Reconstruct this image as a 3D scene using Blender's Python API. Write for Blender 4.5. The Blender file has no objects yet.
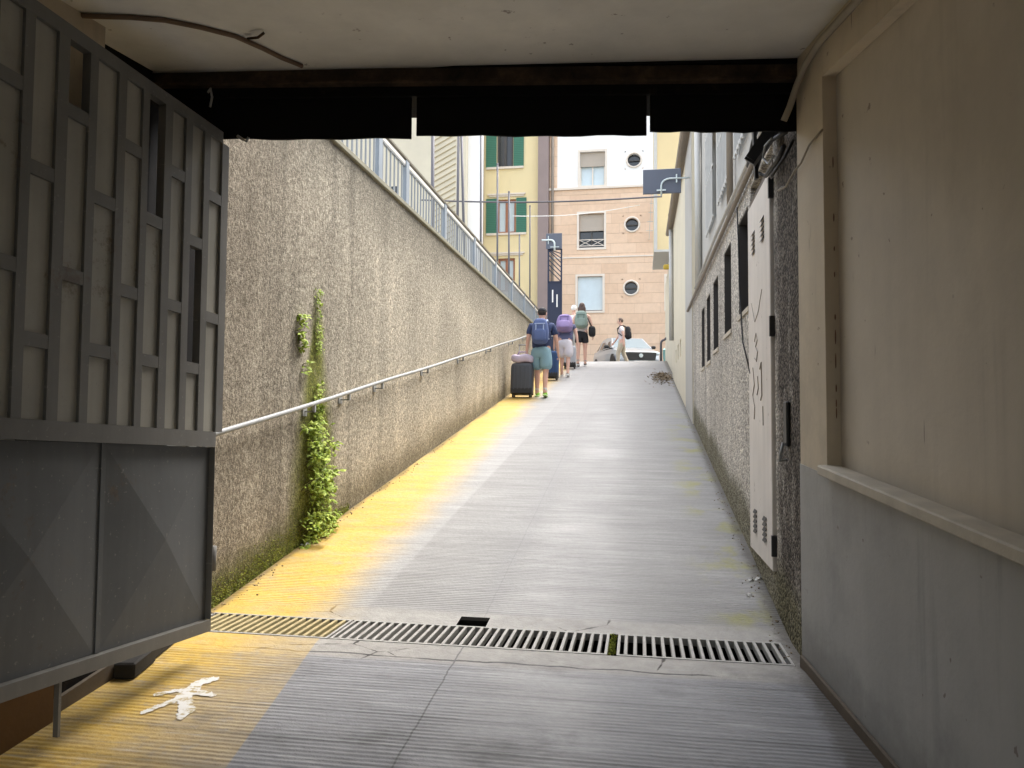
import bpy, bmesh, math, random
from mathutils import Vector, Matrix
random.seed(7)
R = math.radians
scene = bpy.context.scene
col = scene.collection
V = Vector

# ---------------------------------------------------------------- camera
EYE = V((0, 0, 1.16))
YAW, PITCH, ROLL, FPX = R(9.619), R(2.757), R(0.4), 750.0
D = V((-math.sin(YAW)*math.cos(PITCH), math.cos(YAW)*math.cos(PITCH), math.sin(PITCH)))
R0 = V((math.cos(YAW), math.sin(YAW), 0)); U0 = R0.cross(D)
CR = R0*math.cos(ROLL) + U0*math.sin(ROLL)
CU = U0*math.cos(ROLL) - R0*math.sin(ROLL)
cam = bpy.data.objects.new('camera', bpy.data.cameras.new('camera'))
col.objects.link(cam)
cam.data.sensor_width = 36; cam.data.lens = FPX/1024*36
cam.data.clip_start = 0.05; cam.data.clip_end = 500
m = Matrix((CR, CU, -D)).transposed().to_4x4(); m.translation = EYE
cam.matrix_world = m
scene.camera = cam

def ray(px, py): return CR*((px-512)/FPX) + CU*((384-py)/FPX) + D
def on_x(px, py, x): d = ray(px, py); return EYE + d*((x-EYE.x)/d.x)
def on_y(px, py, y): d = ray(px, py); return EYE + d*((y-EYE.y)/d.y)
def on_z(px, py, z): d = ray(px, py); return EYE + d*((z-EYE.z)/d.z)
def on_plane(px, py, p, n): d = ray(px, py); return EYE + d*((V(p)-EYE).dot(V(n))/d.dot(V(n)))

# ---------------------------------------------------------------- node helpers
class G:
    def __init__(s, name):
        s.m = bpy.data.materials.new(name); s.m.use_nodes = True
        s.t = s.m.node_tree; s.bsdf = s.t.nodes['Principled BSDF']
        s.pos = s.t.nodes.new('ShaderNodeNewGeometry').outputs['Position']
        sp = s.t.nodes.new('ShaderNodeSeparateXYZ'); s.t.links.new(s.pos, sp.inputs[0])
        s.x, s.y, s.z = sp.outputs
    def put(s, sock, v):
        if isinstance(v, bpy.types.NodeSocket): s.t.links.new(v, sock)
        elif isinstance(v, (tuple, list)):
            sock.default_value = tuple(v)+(1,) if (len(v) == 3 and sock.type == 'RGBA') else v
        else: sock.default_value = v
    def math(s, op, a, b=0.0, c=0.0, clamp=False):
        n = s.t.nodes.new('ShaderNodeMath'); n.operation = op; n.use_clamp = clamp
        s.put(n.inputs[0], a); s.put(n.inputs[1], b); s.put(n.inputs[2], c); return n.outputs[0]
    def add(s, a, b): return s.math('ADD', a, b)
    def sub(s, a, b): return s.math('SUBTRACT', a, b)
    def mul(s, a, b): return s.math('MULTIPLY', a, b)
    def mad(s, a, b, c): return s.math('MULTIPLY_ADD', a, b, c)
    def mx(s, a, b): return s.math('MAXIMUM', a, b)
    def step(s, v, a, b, lo=0.0, hi=1.0):
        n = s.t.nodes.new('ShaderNodeMapRange'); n.interpolation_type = 'SMOOTHSTEP'
        inv = a > b
        if inv: a, b, lo, hi = b, a, hi, lo
        s.put(n.inputs[0], v)
        for i, q in enumerate((a, b, lo, hi)): s.put(n.inputs[i+1], q)
        return n.outputs[0]
    def vec(s, sx, sy, sz, ox=0, oy=0, oz=0):
        n = s.t.nodes.new('ShaderNodeMapping'); s.t.links.new(s.pos, n.inputs[0])
        n.inputs['Scale'].default_value = (sx, sy, sz); n.inputs['Location'].default_value = (ox, oy, oz)
        return n.outputs[0]
    def noise(s, scale, detail=4, rough=.55, vec=None, dist=0):
        n = s.t.nodes.new('ShaderNodeTexNoise'); s.t.links.new(vec or s.pos, n.inputs['Vector'])
        n.inputs['Scale'].default_value = scale; n.inputs['Detail'].default_value = detail
        n.inputs['Roughness'].default_value = rough; n.inputs['Distortion'].default_value = dist
        return n.outputs['Fac']
    def voro(s, scale, vec=None, feature='F1', rnd=1):
        n = s.t.nodes.new('ShaderNodeTexVoronoi'); n.feature = feature
        s.t.links.new(vec or s.pos, n.inputs['Vector']); n.inputs['Scale'].default_value = scale
        n.inputs['Randomness'].default_value = rnd
        return n.outputs['Distance'], n.outputs.get('Color')
    def mix(s, f, a, b, mode='MIX'):
        n = s.t.nodes.new('ShaderNodeMix'); n.data_type = 'RGBA'; n.blend_type = mode; n.clamp_factor = True
        s.put(n.inputs[0], f); s.put(n.inputs[6], a); s.put(n.inputs[7], b); return n.outputs[2]
    def gain(s, c, f):
        n = s.t.nodes.new('ShaderNodeVectorMath'); n.operation = 'SCALE'
        s.put(n.inputs[0], c); s.put(n.inputs['Scale'], f); return n.outputs[0]
    def ramp(s, f, stops):
        n = s.t.nodes.new('ShaderNodeValToRGB'); s.put(n.inputs[0], f); e = n.color_ramp.elements
        while len(e) < len(stops): e.new(.5)
        for el, (p, c) in zip(e, stops): el.position = p; el.color = tuple(c)+(1,)
        return n.outputs[0]
    def bump(s, h, strength=.5, dist=.01, normal=None):
        n = s.t.nodes.new('ShaderNodeBump'); n.inputs['Strength'].default_value = strength
        n.inputs['Distance'].default_value = dist; s.put(n.inputs['Height'], h)
        if normal is not None: s.t.links.new(normal, n.inputs['Normal'])
        return n.outputs[0]
    def out(s, color, rough=.8, normal=None, metal=0.0, spec=.5, coat=0):
        s.put(s.bsdf.inputs['Base Color'], color); s.put(s.bsdf.inputs['Roughness'], rough)
        s.put(s.bsdf.inputs['Metallic'], metal); s.bsdf.inputs['Specular IOR Level'].default_value = spec
        s.bsdf.inputs['Coat Weight'].default_value = coat
        if normal is not None: s.t.links.new(normal, s.bsdf.inputs['Normal'])
        return s.m

def plain(name, c, rough=.7, var=.18, scale=6, bump=.15, bscale=60, metal=0, spec=.5, coat=0, detail=5):
    g = G(name); n = g.noise(scale, detail)
    f = g.mad(n, 2*var, 1-var)
    return g.out(g.gain(c, f), g.mad(n, .2, rough-.1), g.bump(g.noise(bscale, 3), bump, .004) if bump else None, metal, spec, coat)

# ---------------------------------------------------------------- mesh helpers
class MB:
    def __init__(s): s.v = []; s.f = []; s.mi = []; s.cur = 0
    def poly(s, pts, flip=False):
        i = len(s.v); s.v += [V(p) for p in pts]; f = list(range(i, i+len(pts)))
        s.f.append(f[::-1] if flip else f); s.mi.append(s.cur); return s
    def mesh(s, vs, fs):
        i = len(s.v); s.v += [V(p) for p in vs]
        for f in fs: s.f.append([k+i for k in f]); s.mi.append(s.cur)
        return s
    def hexa(s, p):      # 8 corners: bottom loop 4, top loop 4
        return s.mesh(p, [(3,2,1,0),(4,5,6,7),(0,1,5,4),(1,2,6,5),(2,3,7,6),(3,0,4,7)])
    def box(s, a, b):
        x0,y0,z0 = a; x1,y1,z1 = b
        return s.hexa([(x0,y0,z0),(x1,y0,z0),(x1,y1,z0),(x0,y1,z0),(x0,y0,z1),(x1,y0,z1),(x1,y1,z1),(x0,y1,z1)])
    def bar(s, p, q, w, h=None, up=(0,0,1)):
        p, q = V(p), V(q); d = (q-p).normalized(); u = V(up)
        if abs(d.dot(u)) > .98: u = V((0,1,0))
        a = d.cross(u).normalized(); b = a.cross(d); h = h or w
        a, b = a*w/2, b*h/2
        return s.hexa([p-a-b, p+a-b, q+a-b, q-a-b, p-a+b, p+a+b, q+a+b, q-a+b])
    def tube(s, pts, r, n=8, caps=True):
        pts = [V(p) for p in pts]; rs = r if isinstance(r, (list, tuple)) else [r]*len(pts)
        i0 = len(s.v); prev = None
        for k, p in enumerate(pts):
            d = (pts[min(k+1, len(pts)-1)] - pts[max(k-1, 0)]).normalized()
            if prev is None:
                a = d.cross(V((0,0,1)))
                if a.length < .05: a = d.cross(V((0,1,0)))
            else: a = prev - d*prev.dot(d)
            a.normalize(); prev = a; b = d.cross(a)
            for j in range(n):
                t = 2*math.pi*j/n; s.v.append(p + (a*math.cos(t)+b*math.sin(t))*rs[k])
        for k in range(len(pts)-1):
            for j in range(n):
                A = i0+k*n+j; B = i0+k*n+(j+1) % n
                s.f.append([A, B, B+n, A+n]); s.mi.append(s.cur)
        if caps:
            s.f.append([i0+j for j in range(n)][::-1]); s.mi.append(s.cur)
            s.f.append([i0+(len(pts)-1)*n+j for j in range(n)]); s.mi.append(s.cur)
        return s
    def disc(s, c, axis, r, th, n=20):
        c = V(c); a = V(axis).normalized(); return s.tube([c-a*th/2, c+a*th/2], r, n)
    def ring(s, c, axis, r, rt, n=24, m_=8):
        c = V(c); ax = V(axis).normalized(); a = ax.orthogonal().normalized(); b = ax.cross(a); i0 = len(s.v)
        for k in range(n):
            t = 2*math.pi*k/n; d = a*math.cos(t)+b*math.sin(t)
            for j in range(m_):
                u = 2*math.pi*j/m_; s.v.append(c + d*(r+rt*math.cos(u)) + ax*rt*math.sin(u))
        for k in range(n):
            for j in range(m_):
                A = i0+k*m_+j; B = i0+k*m_+(j+1) % m_; C_ = i0+((k+1) % n)*m_+j; D_ = i0+((k+1) % n)*m_+(j+1) % m_
                s.f.append([A, C_, D_, B]); s.mi.append(s.cur)
        return s
    def blob(s, c, rx, ry, rz, e=1.0, nu=18, nv=12, mat=None, fn=None):   # superellipsoid; e<1 boxier
        c = V(c); i0 = len(s.v)
        sg = lambda w, p: math.copysign(abs(w)**p, w)
        for k in range(nv+1):
            ph = -math.pi/2+math.pi*k/nv
            for j in range(nu):
                th = 2*math.pi*j/nu
                q = V((rx*sg(math.cos(ph), e)*sg(math.cos(th), e), ry*sg(math.cos(ph), e)*sg(math.sin(th), e), rz*sg(math.sin(ph), e)))
                if fn: q = fn(q)
                if mat: q = mat @ q
                s.v.append(c+q)
        for k in range(nv):
            for j in range(nu):
                A = i0+k*nu+j; B = i0+k*nu+(j+1) % nu
                s.f.append([A, B, B+nu, A+nu]); s.mi.append(s.cur)
        return s
    def leaf(s, p, d, n, L, w):
        p, d, n = V(p), V(d).normalized(), V(n); a = d.cross(n)
        if a.length < 1e-3: a = d.orthogonal()
        a.normalize(); n = a.cross(d)
        return s.mesh([p, p+d*L*.45+a*w/2-n*L*.06, p+d*L-n*L*.22, p+d*L*.45-a*w/2-n*L*.06, p+d*L*.5+n*L*.05],
                      [(0,1,4),(1,2,4),(2,3,4),(3,0,4)])
    def build(s, name, mats, parent=None, local=False, smooth=False, bevel=0):
        off = V((0,0,0))
        if parent is not None and not local:
            q = parent
            while q is not None: off = off + q.location; q = q.parent
        me = bpy.data.meshes.new(name)
        me.from_pydata([tuple(v-off) for v in s.v], [], s.f)
        mats = mats if isinstance(mats, (list, tuple)) else [mats]
        for q in mats: me.materials.append(q)
        for p, k in zip(me.polygons, s.mi): p.material_index = k
        bm = bmesh.new(); bm.from_mesh(me)
        bmesh.ops.remove_doubles(bm, verts=bm.verts, dist=1e-5)
        if bevel: bmesh.ops.bevel(bm, geom=list(bm.edges), offset=bevel, segments=1, affect='EDGES', clamp_overlap=True)
        bmesh.ops.recalc_face_normals(bm, faces=bm.faces) if not getattr(s, 'keep', False) else None
        bm.to_mesh(me); bm.free()
        if smooth:
            me.shade_smooth()
        o = bpy.data.objects.new(name, me); col.objects.link(o); o.parent = parent
        return o

def tag(o, label=None, cat=None, group=None, kind=None):
    if label: o['label'] = label
    if cat: o['category'] = cat
    if group: o['group'] = group
    if kind: o['kind'] = kind
    return o
def empty(name, loc, label, cat, group=None, rz=0):
    o = bpy.data.objects.new(name, None); col.objects.link(o); o.location = loc; o.rotation_euler.z = rz
    o.empty_display_size = .1
    return tag(o, label, cat, group)

# facade sheet with real openings. frame: origin o, axes du, dv (world vectors), outward normal n
def holed(mb, o, du, dv, n, u0, u1, v0, v1, holes, depth):
    o, du, dv, n = V(o), V(du), V(dv), V(n)
    P = lambda u, v, d=0: o+du*u+dv*v+n*d
    us = sorted({u0, u1, *[h[0] for h in holes], *[h[1] for h in holes]})
    vs = sorted({v0, v1, *[h[2] for h in holes], *[h[3] for h in holes]})
    us = [u for u in us if u0 <= u <= u1]; vs = [v for v in vs if v0 <= v <= v1]
    for a, b in zip(us, us[1:]):
        for c, d in zip(vs, vs[1:]):
            if any(h[0] <= (a+b)/2 <= h[1] and h[2] <= (c+d)/2 <= h[3] for h in holes): continue
            mb.poly([P(a, c), P(b, c), P(b, d), P(a, d)])
    for a, b, c, d in holes:
        for p, q in (((a,c),(b,c)),((b,c),(b,d)),((b,d),(a,d)),((a,d),(a,c))):
            mb.poly([P(*p), P(*q), P(*q, -depth), P(*p, -depth)])
    return P

# ---------------------------------------------------------------- measurements of the place
YBK = 4.3                      # unseen rear end of the passage, left open here for fill light
XL, XR = -2.555, 0.79          # alley walls
SG, SR = 0.0947, 0.1586        # slope of passage floor and of ramp
def ground(y):
    if y < 3.72: return SG*(y-3.72)
    if y < 4.22: return 0.0
    if y < 22.4: return SR*(y-4.22)
    t = min((y-22.4)/2.0, 1); z0 = SR*(22.4-4.22)
    return z0 + SR*2.0*(t-t*t/2)
ZS = ground(30)                # street level
GV = V((-.1304, .9915, 0)); GC = V((.9915, .1304, 0)); CORNER = V((.77, 3.82, 0))
def W(u, d, z):                # right passage wall frame: u towards the viewer, d into the passage, z slopes with the floor
    p = CORNER - GV*u - GC*d
    return V((p.x, p.y, z - .0939*u))
def wbox(mb, u0, u1, d0, d1, z0, z1):
    return mb.hexa([W(u0,d0,z0),W(u1,d0,z0),W(u1,d1,z0),W(u0,d1,z0),W(u0,d0,z1),W(u1,d0,z1),W(u1,d1,z1),W(u0,d1,z1)])

# ================================================================ MATERIALS
def ramp_material():
    g = G('ribbed_concrete')
    n_big = g.noise(1.1, 5); n_fine = g.noise(30, 4, .7)
    n_str = g.noise(1, 4, .6, g.vec(.8, 9, 1)); n_str2 = g.noise(1, 3, .6, g.vec(2.5, 55, 1))
    inside = g.step(g.add(g.y, g.mul(g.sub(n_big, .5), .25)), 3.85, 3.55)
    base = g.mix(inside, (.265, .26, .25), (.25, .253, .265))
    # darker wheel-worn field to the right of the pale strip
    xb = g.mad(g.sub(g.y, 4.3), .0205, -1.62)
    xw = g.add(g.sub(g.x, xb), g.mul(g.sub(n_str, .5), .05))
    pale = g.mul(g.step(xw, .02, -.02), g.step(g.y, 4.2, 4.3))
    base = g.mix(g.mul(pale, .5), base, (.37, .365, .355))
    # light middle streak and wear lanes
    lane = g.step(g.math('ABSOLUTE', g.add(g.x, .45)), .5, .1)
    base = g.mix(g.mul(lane, g.mul(n_big, .8)), base, (.42, .41, .395))
    far = g.step(g.y, 7, 16); base = g.mix(g.mul(far, .65), base, (.275, .273, .277))  # light along the ramp balanced in the colour of the far stretch
    base = g.gain(base, g.mad(n_big, .5, .75))
    base = g.gain(base, g.mad(n_str, .6, .7))
    base = g.gain(base, g.mad(n_str2, .8, .6))
    base = g.gain(base, g.mad(n_fine, .4, .8))
    # smooth concrete collar along the drain
    col1 = g.mul(g.step(g.add(g.y, g.mul(n_big, .1)), 3.60, 3.66), g.step(g.add(g.y, g.mul(n_big, .12)), 4.46, 4.40))
    base = g.mix(col1, base, g.gain((.34, .325, .30), g.mad(g.noise(9, 6, .7), .9, .5)))
    vd, _ = g.voro(2.2, g.vec(1, 1.6, 1), 'DISTANCE_TO_EDGE')
    crack = g.mul(g.mul(g.step(g.add(vd, g.mul(g.sub(g.noise(7, 5, .7), .5), .10)), .012, .002), col1), g.step(g.noise(1.7, 3), .5, .6))
    base = g.mix(crack, base, (.05, .045, .04))
    edge_c = g.step(g.math('ABSOLUTE', g.sub(g.add(g.y, g.mul(g.noise(2.5, 5), .09)), 3.66)), .010, .003)
    base = g.mix(g.mul(edge_c, g.step(n_big, .40, .52)), base, (.035, .03, .03))
    # yellow walkway paint: sprayed soft edge on the ramp, hard edge in the passage
    jit = g.mul(g.sub(g.noise(2.2, 4), .5), .35)
    xe = g.add(g.x, jit)
    lim = g.step(g.y, 5, 12, -1.86, -1.97)
    yr = g.mul(g.step(g.sub(xe, lim), .26, -.24), g.step(g.y, 4.0, 4.1))
    yi = g.mul(g.step(g.sub(g.x, g.mad(g.sub(3.6, g.y), .15, -1.635)), .006, -.006), g.step(g.y, 4.1, 4.0))
    fade = g.mul(g.step(xe, -1.55, -2.25, .42, 1.0), g.step(g.noise(1, 5, .6, g.vec(2, 7, 1)), .2, .5, .55, 1))
    wear = g.step(g.add(g.noise(14, 5, .7), g.mul(g.sub(n_str2, .5), .5)), .30, .46)
    wear2 = g.mul(g.mad(wear, .35, .65), g.mad(g.step(g.noise(1, 5, .65, g.vec(3, 9, 1)), .34, .58), .25, .75))
    yel = g.mul(g.add(yr, g.mul(yi, fade)), wear2)
    ycol = g.gain(g.mix(g.step(n_fine, .3, .7), (.55, .345, .05), (.64, .43, .085)), g.mad(n_str, .5, .72))
    base = g.mix(g.mul(yel, .95), base, ycol)
    stn = g.mul(g.step(g.noise(1.6, 6, .65, g.vec(1, 1.4, 1, 5, 2, 0)), .52, .70), inside)
    base = g.mix(g.mul(stn, .65), base, (.09, .088, .086))
    scf = g.mul(g.step(g.noise(1, 5, .7, g.vec(1.5, 26, 1)), .56, .70), inside)
    base = g.mix(g.mul(scf, .5), base, (.46, .46, .47))
    # algae along the right edge
    hx = g.step(g.add(g.x, g.mul(g.sub(n_big, .5), .5)), .28, .62)
    al = g.mul(hx, g.step(g.noise(2.3, 5, .6, g.vec(1, .8, 1, 3, 0, 0)), .47, .66))
    al = g.mul(al, g.mul(g.step(g.y, 4.2, 4.5), g.step(g.y, 15, 8)))
    base = g.mix(g.mul(al, .85), base, (.30, .29, .07))
    # dirt in the corners
    de = g.mx(g.step(g.add(g.x, g.mul(g.sub(n_fine, .5), .12)), XR-.10, XR-.02), g.mul(g.step(g.add(g.x, g.mul(g.sub(n_big, .5), .25)), XL+.07, XL+.01), .8))
    base = g.mix(g.mul(de, .75), base, (.07, .06, .045))
    # longitudinal joint
    jd = g.math('ABSOLUTE', g.add(g.add(g.x, .885), g.mul(g.sub(n_str, .5), .02)))
    base = g.mix(g.mul(g.step(jd, .006, .002), g.step(g.y, 4.1, 4.0, .25, .8)), base, (.09, .09, .09))
    base = g.mix(g.mul(g.step(jd, .10, .03), g.mul(g.step(g.y, 4.4, 4.6), .3)), base, (.27, .265, .262))
    # relief
    rib = g.math('SINE', g.mul(g.add(g.y, g.mul(g.sub(n_big, .5), .03)), 2*math.pi/.027))
    ribamp = g.mul(g.mul(g.sub(1.0, col1), g.step(g.y, 7, 13, 1, .35)), g.step(g.noise(2.6, 4, .6, g.vec(.7, 1.3, 1)), .32, .6, .15, 1))
    saw = g.math('FRACT', g.mul(g.add(g.y, g.mul(g.sub(g.noise(1.3, 2), .5), .03)), 1/.235))
    sawa = g.mul(g.step(g.y, 3.7, 3.5), g.mul(saw, 2.2))
    h = g.add(g.mul(rib, g.mul(ribamp, .6)), g.add(g.mul(n_fine, 2.0), g.add(sawa, g.mul(g.sub(1.0, crack), 2))))
    groove = g.step(g.sub(rib, g.mul(g.sub(n_fine, .5), 1.2)), -.2, -.95)
    base = g.gain(base, g.mad(g.mul(groove, ribamp), -.16, 1.0))
    sawd = g.mul(g.step(saw, .90, .99), g.step(g.y, 3.7, 3.5))
    base = g.gain(base, g.mad(sawd, -.3, 1.0))
    return g.out(base, g.mad(n_big, .3, .38), g.bump(h, .8, .004), spec=.45)
M_RAMP = ramp_material()

def stucco(name, lite, dark, side):
    g = G(name)
    hgt = g.sub(g.z, g.mul(g.sub(g.y, 4.22), SR))
    c = g.noise(20, 4, .65)
    streak = g.noise(1, 4, .6, g.vec(3.0, 3.0, .18)); big = g.noise(.7, 4)
    if side == 'left':
        n1 = g.noise(1, 6, .78, g.vec(62, 62, 46)); n2 = g.noise(1, 3, .7, g.vec(130, 130, 90))
        grit = g.mad(g.add(g.mul(n1, .72), g.mul(n2, .28)), 2.4, -.55)
    else:
        dist, cc = g.voro(72); sp = g.t.nodes.new('ShaderNodeSeparateColor'); g.t.links.new(cc, sp.inputs[0])
        grit = g.sub(g.add(g.mul(sp.outputs[0], .55), g.add(.45, g.mul(g.noise(70, 4, .7), .35))), g.mul(g.math('POWER', dist, 2.0), .75))
    f = g.step(grit, .42, .98)
    base = g.mix(f, dark, lite)  # pit shade put into the speckle colour, along with pebble tones
    base = g.gain(base, g.mad(g.step(c, .25, .75), .5, .72))
    base = g.gain(base, g.mad(streak, .9, .55)); base = g.gain(base, g.mad(big, .8, .58))
    nn = g.noise(2.2, 5)
    if side == 'left':
        st = g.step(g.add(g.y, g.mul(g.sub(nn, .5), 1.5)), 6.2, 4.3)
        base = g.mix(g.mul(st, .4), base, g.mix(f, (.075, .052, .032), (.22, .16, .10)))  # brown stain near the gate, with some dim light painted in
        dk = g.mul(g.step(g.noise(1, 3, .5, g.vec(4, 4, .1)), .52, .68), g.step(g.y, 9, 4.5))
        base = g.gain(base, g.mad(dk, -.42, 1.0))
        # moss: a wet run below a crack, and a fringe along the foot
        yc = g.add(5.66, g.mul(g.sub(g.noise(1.2, 3), .5), .35))
        w_ = g.step(hgt, .1, 2.0, .42, .08)
        run = g.step(g.math('DIVIDE', g.math('ABSOLUTE', g.sub(g.y, yc)), w_), 1.35, .5)
        run = g.mul(run, g.step(hgt, 2.05, 1.5))
        run = g.mul(run, g.step(g.add(g.noise(3.5, 6, .7), g.mul(streak, .3)), .38, .60))
        foot = g.mul(g.step(g.add(hgt, g.mul(g.sub(nn, .5), .35)), .34, .03), g.step(g.add(g.y, g.mul(g.sub(nn, .5), 1)), 6.4, 5.5))
        foot2 = g.mul(g.step(g.add(hgt, g.mul(g.sub(nn, .5), .3)), .40, .05), .62)
        base = g.mix(g.mul(run, .9), base, g.mix(f, (.07, .085, .008), (.30, .31, .035)))
        base = g.mix(g.mul(foot, .9), base, g.mix(f, (.06, .075, .008), (.24, .26, .03)))
        base = g.mix(foot2, base, g.mix(f, (.05, .045, .025), (.15, .13, .07)))
        top = g.step(g.add(g.z, g.mul(g.sub(streak, .5), 1.6)), 2.75, 3.5)
        base = g.mix(g.mul(top, .55), base, (.12, .11, .085))
    else:
        foot2 = g.step(g.add(hgt, g.mul(g.sub(nn, .5), .30)), .42, .20)
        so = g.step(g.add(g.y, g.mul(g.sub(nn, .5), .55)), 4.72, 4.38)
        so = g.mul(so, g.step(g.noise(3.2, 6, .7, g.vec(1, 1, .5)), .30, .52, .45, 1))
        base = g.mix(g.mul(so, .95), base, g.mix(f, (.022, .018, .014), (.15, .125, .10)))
    if side == 'right': base = g.mix(g.mul(foot2, .8), base, g.mix(f, (.06, .055, .028), (.22, .20, .11)))
    h = g.add(g.mul(grit, 1.0), g.mul(c, .9))
    return g.out(base, .92, g.bump(h, .9, .016), spec=.2)
M_STL = stucco('rough_cast_brown', (.80, .72, .575), (.24, .21, .16), 'left')
M_STR = stucco('rough_cast_grey', (.82, .765, .67), (.34, .31, .27), 'right')

def plaster(name, c, st=1.0):
    g = G(name)
    big = g.noise(.9, 5, .6); med = g.noise(5, 6, .65); run = g.noise(1, 4, .6, g.vec(4, 4, .3))
    base = g.gain(c, g.mad(big, .45, .77)); base = g.gain(base, g.mad(med, .22, .89)); base = g.gain(base, g.mad(run, .28, .86))
    blot = g.step(g.noise(1.5, 6, .68, g.vec(1, 1, .7, 2, 7, 1)), .50, .68)
    base = g.mix(g.mul(blot, .40*st), base, g.gain(c, .56))
    drip = g.mul(g.step(g.noise(1, 5, .6, g.vec(7, 7, .35)), .53, .68), g.step(g.noise(.8, 3), .4, .6))
    base = g.mix(g.mul(drip, .45*st), base, g.gain(c, .5))
    patch = g.step(g.noise(1.1, 2, .3, g.vec(1, 1, 1, 9, 3, 4)), .585, .60)
    base = g.mix(g.mul(patch, .0), base, g.gain(c, 1.25))
    scr = g.noise(1, 3, .5, g.vec(30, 30, 2.2)); mk = g.noise(1.7, 3)
    s1 = g.mul(g.step(scr, .70, .73), g.step(mk, .50, .58))
    base = g.mix(g.mul(s1, .7*min(1, st*1.6)), base, (.10, .055, .035))
    sp = g.mul(g.step(g.noise(15, 3), .70, .735), g.step(g.noise(1.3, 2), .42, .55))
    base = g.mix(g.mul(sp, .6), base, (.12, .07, .05))
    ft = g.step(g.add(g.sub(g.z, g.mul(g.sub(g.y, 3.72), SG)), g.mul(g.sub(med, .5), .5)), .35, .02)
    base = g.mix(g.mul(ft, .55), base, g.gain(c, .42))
    return g.out(base, g.mad(med, .3, .5), g.bump(g.add(g.mul(med, .6), g.mul(g.noise(45, 3), .25)), .35, .008), spec=.3)
M_WALL = plaster('stained_cream_plaster', (.58, .525, .44), .55)
M_PIL = plaster('pillar_plaster', (.58, .50, .38))
M_DADO = plaster('grey_dado_paint', (.40, .395, .375))
M_CEIL = plaster('ceiling_plaster', (.72, .70, .66), .2)
M_STONE = plain('stone_ledge', (.52, .47, .38), .7, .35, 9, .5, 40)
M_RUSTL = plain('old_brown_pipe', (.17, .11, .07), .8, .4, 7, .3, 40)
M_RSPOT = plain('rust_spot', (.20, .10, .065), .9)
M_SKIRT = plain('dirty_skirting', (.11, .085, .06), .75, .5, 8, .4, 40)

def soot():
    g = G('soot_shade_black'); n = g.noise(4, 6, .7); k = g.step(g.noise(9, 5, .7), .56, .72)
    base = g.mix(g.mul(k, .5), (.006, .005, .005), (.05, .032, .02))
    return g.out(g.gain(base, g.mad(n, .6, .5)), .8, g.bump(n, .5, .01), spec=.2)
M_SOOT_SHADE = soot()  # soot on the lintel, painted shade on the left wall end
M_RUBBER = plain('black_rubber', (.006, .0055, .0055), .85, .3, 5, .2, 30, spec=.15)
def rusty():
    g = G('rust_brown_steel'); n = g.noise(6, 6, .7)
    return g.out(g.ramp(n, [(.3, (.012, .01, .008)), (.52, (.055, .035, .022)), (.7, (.11, .07, .045))]), .8, g.bump(n, .5, .006), spec=.25)
M_RUST = rusty()

def gate_paint(name, c, k=1):
    g = G(name)
    n = g.noise(2.2, 6, .65); s_ = g.noise(1, 4, .6, g.vec(14, 14, .5)); d = g.noise(26, 4, .7)
    base = g.gain(c, g.mad(n, .7, .62)); base = g.gain(base, g.mad(s_, .4, .8))
    base = g.mix(g.mul(g.step(n, .56, .75), .35), base, (.12, .10, .075))
    ru = g.mul(g.step(g.noise(3.1, 7, .75), .60, .68), .55)
    base = g.mix(ru, base, g.mix(g.step(d, .3, .7), (.075, .05, .032), (.17, .12, .075)))
    sc = g.mul(g.step(g.noise(1, 2, .5, g.vec(3, 60, 60)), .69, .72), .5); base = g.mix(sc, base, (.26, .25, .23))
    return g.out(base, g.mad(n, .35, .33), g.bump(g.add(d, g.mul(g.noise(1.4, 2), 6)), .12, .004), .15, .4)
M_GATE = gate_paint('grey_gate_paint', (.165, .16, .148))
M_SLAT = gate_paint('dusty_gate_sheet', (.34, .325, .28))
M_PYR = gate_paint('gate_pressed_sheet', (.115, .118, .117))

M_GALV = plain('galvanised_steel', (.32, .325, .32), .6, .25, 12, .1, 60, .2)
M_GRATE = plain('cast_grate', (.38, .37, .345), .6, .3, 15, .3, 50, .3)
M_DARK = plain('dark_trench', (.012, .011, .009), .9, .4, 8, .4, 30)  # near-black lining of the drain trench
M_COPE = plain('mossy_coping', (.25, .235, .17), .85, .35, 5, .5, 40)
M_FENCE = plain('fence_grey_paint', (.25, .265, .27), .5, .12, 5, .05, 40)
M_FPOST = plain('fence_post_paint', (.25, .285, .32), .5, .12, 5, .05, 40)
M_RAILTOP = plain('rail_brown', (.17, .15, .11), .5, .25, 8, .1, 40)
M_RAILLT = plain('rail_cream', (.74, .70, .62), .5, .1, 8, .05, 40)
M_DOOR = None
def doorpaint():
    g = G('chipped_white_door'); n = g.noise(3, 5); run = g.noise(1, 4, .6, g.vec(9, 9, .4)); ch = g.step(g.noise(11, 6, .7), .64, .70)
    base = g.gain((.68, .63, .57), g.mad(n, .3, .85)); base = g.gain(base, g.mad(run, .3, .85))
    base = g.mix(g.mul(ch, .7), base, (.20, .14, .10))
    return g.out(base, .5, g.bump(n, .1, .004), spec=.4)
M_DOOR = doorpaint()
M_BLACK = plain('black_metal', (.012, .012, .012), .5, .3, 8, .1, 40)
M_CABLE = plain('dusty_cable', (.30, .26, .20), .7, .3, 9, .1, 60)
M_CABLED = plain('dark_cable', (.02, .018, .016), .6, .3, 9, .1, 60)
M_CREAM = plain('cream_render', (.66, .60, .46), .85, .12, 1.3, .25, 35)
M_CREAM2 = plain('ochre_render', (.66, .54, .31), .85, .1, 1.3, .25, 35)
M_GREYR = plain('pale_grey_render', (.44, .425, .39), .85, .15, 1.3, .3, 35)
M_PIPE = plain('pipe_grey', (.48, .47, .44), .5, .15, 6, .1, 40, .2)
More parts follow.
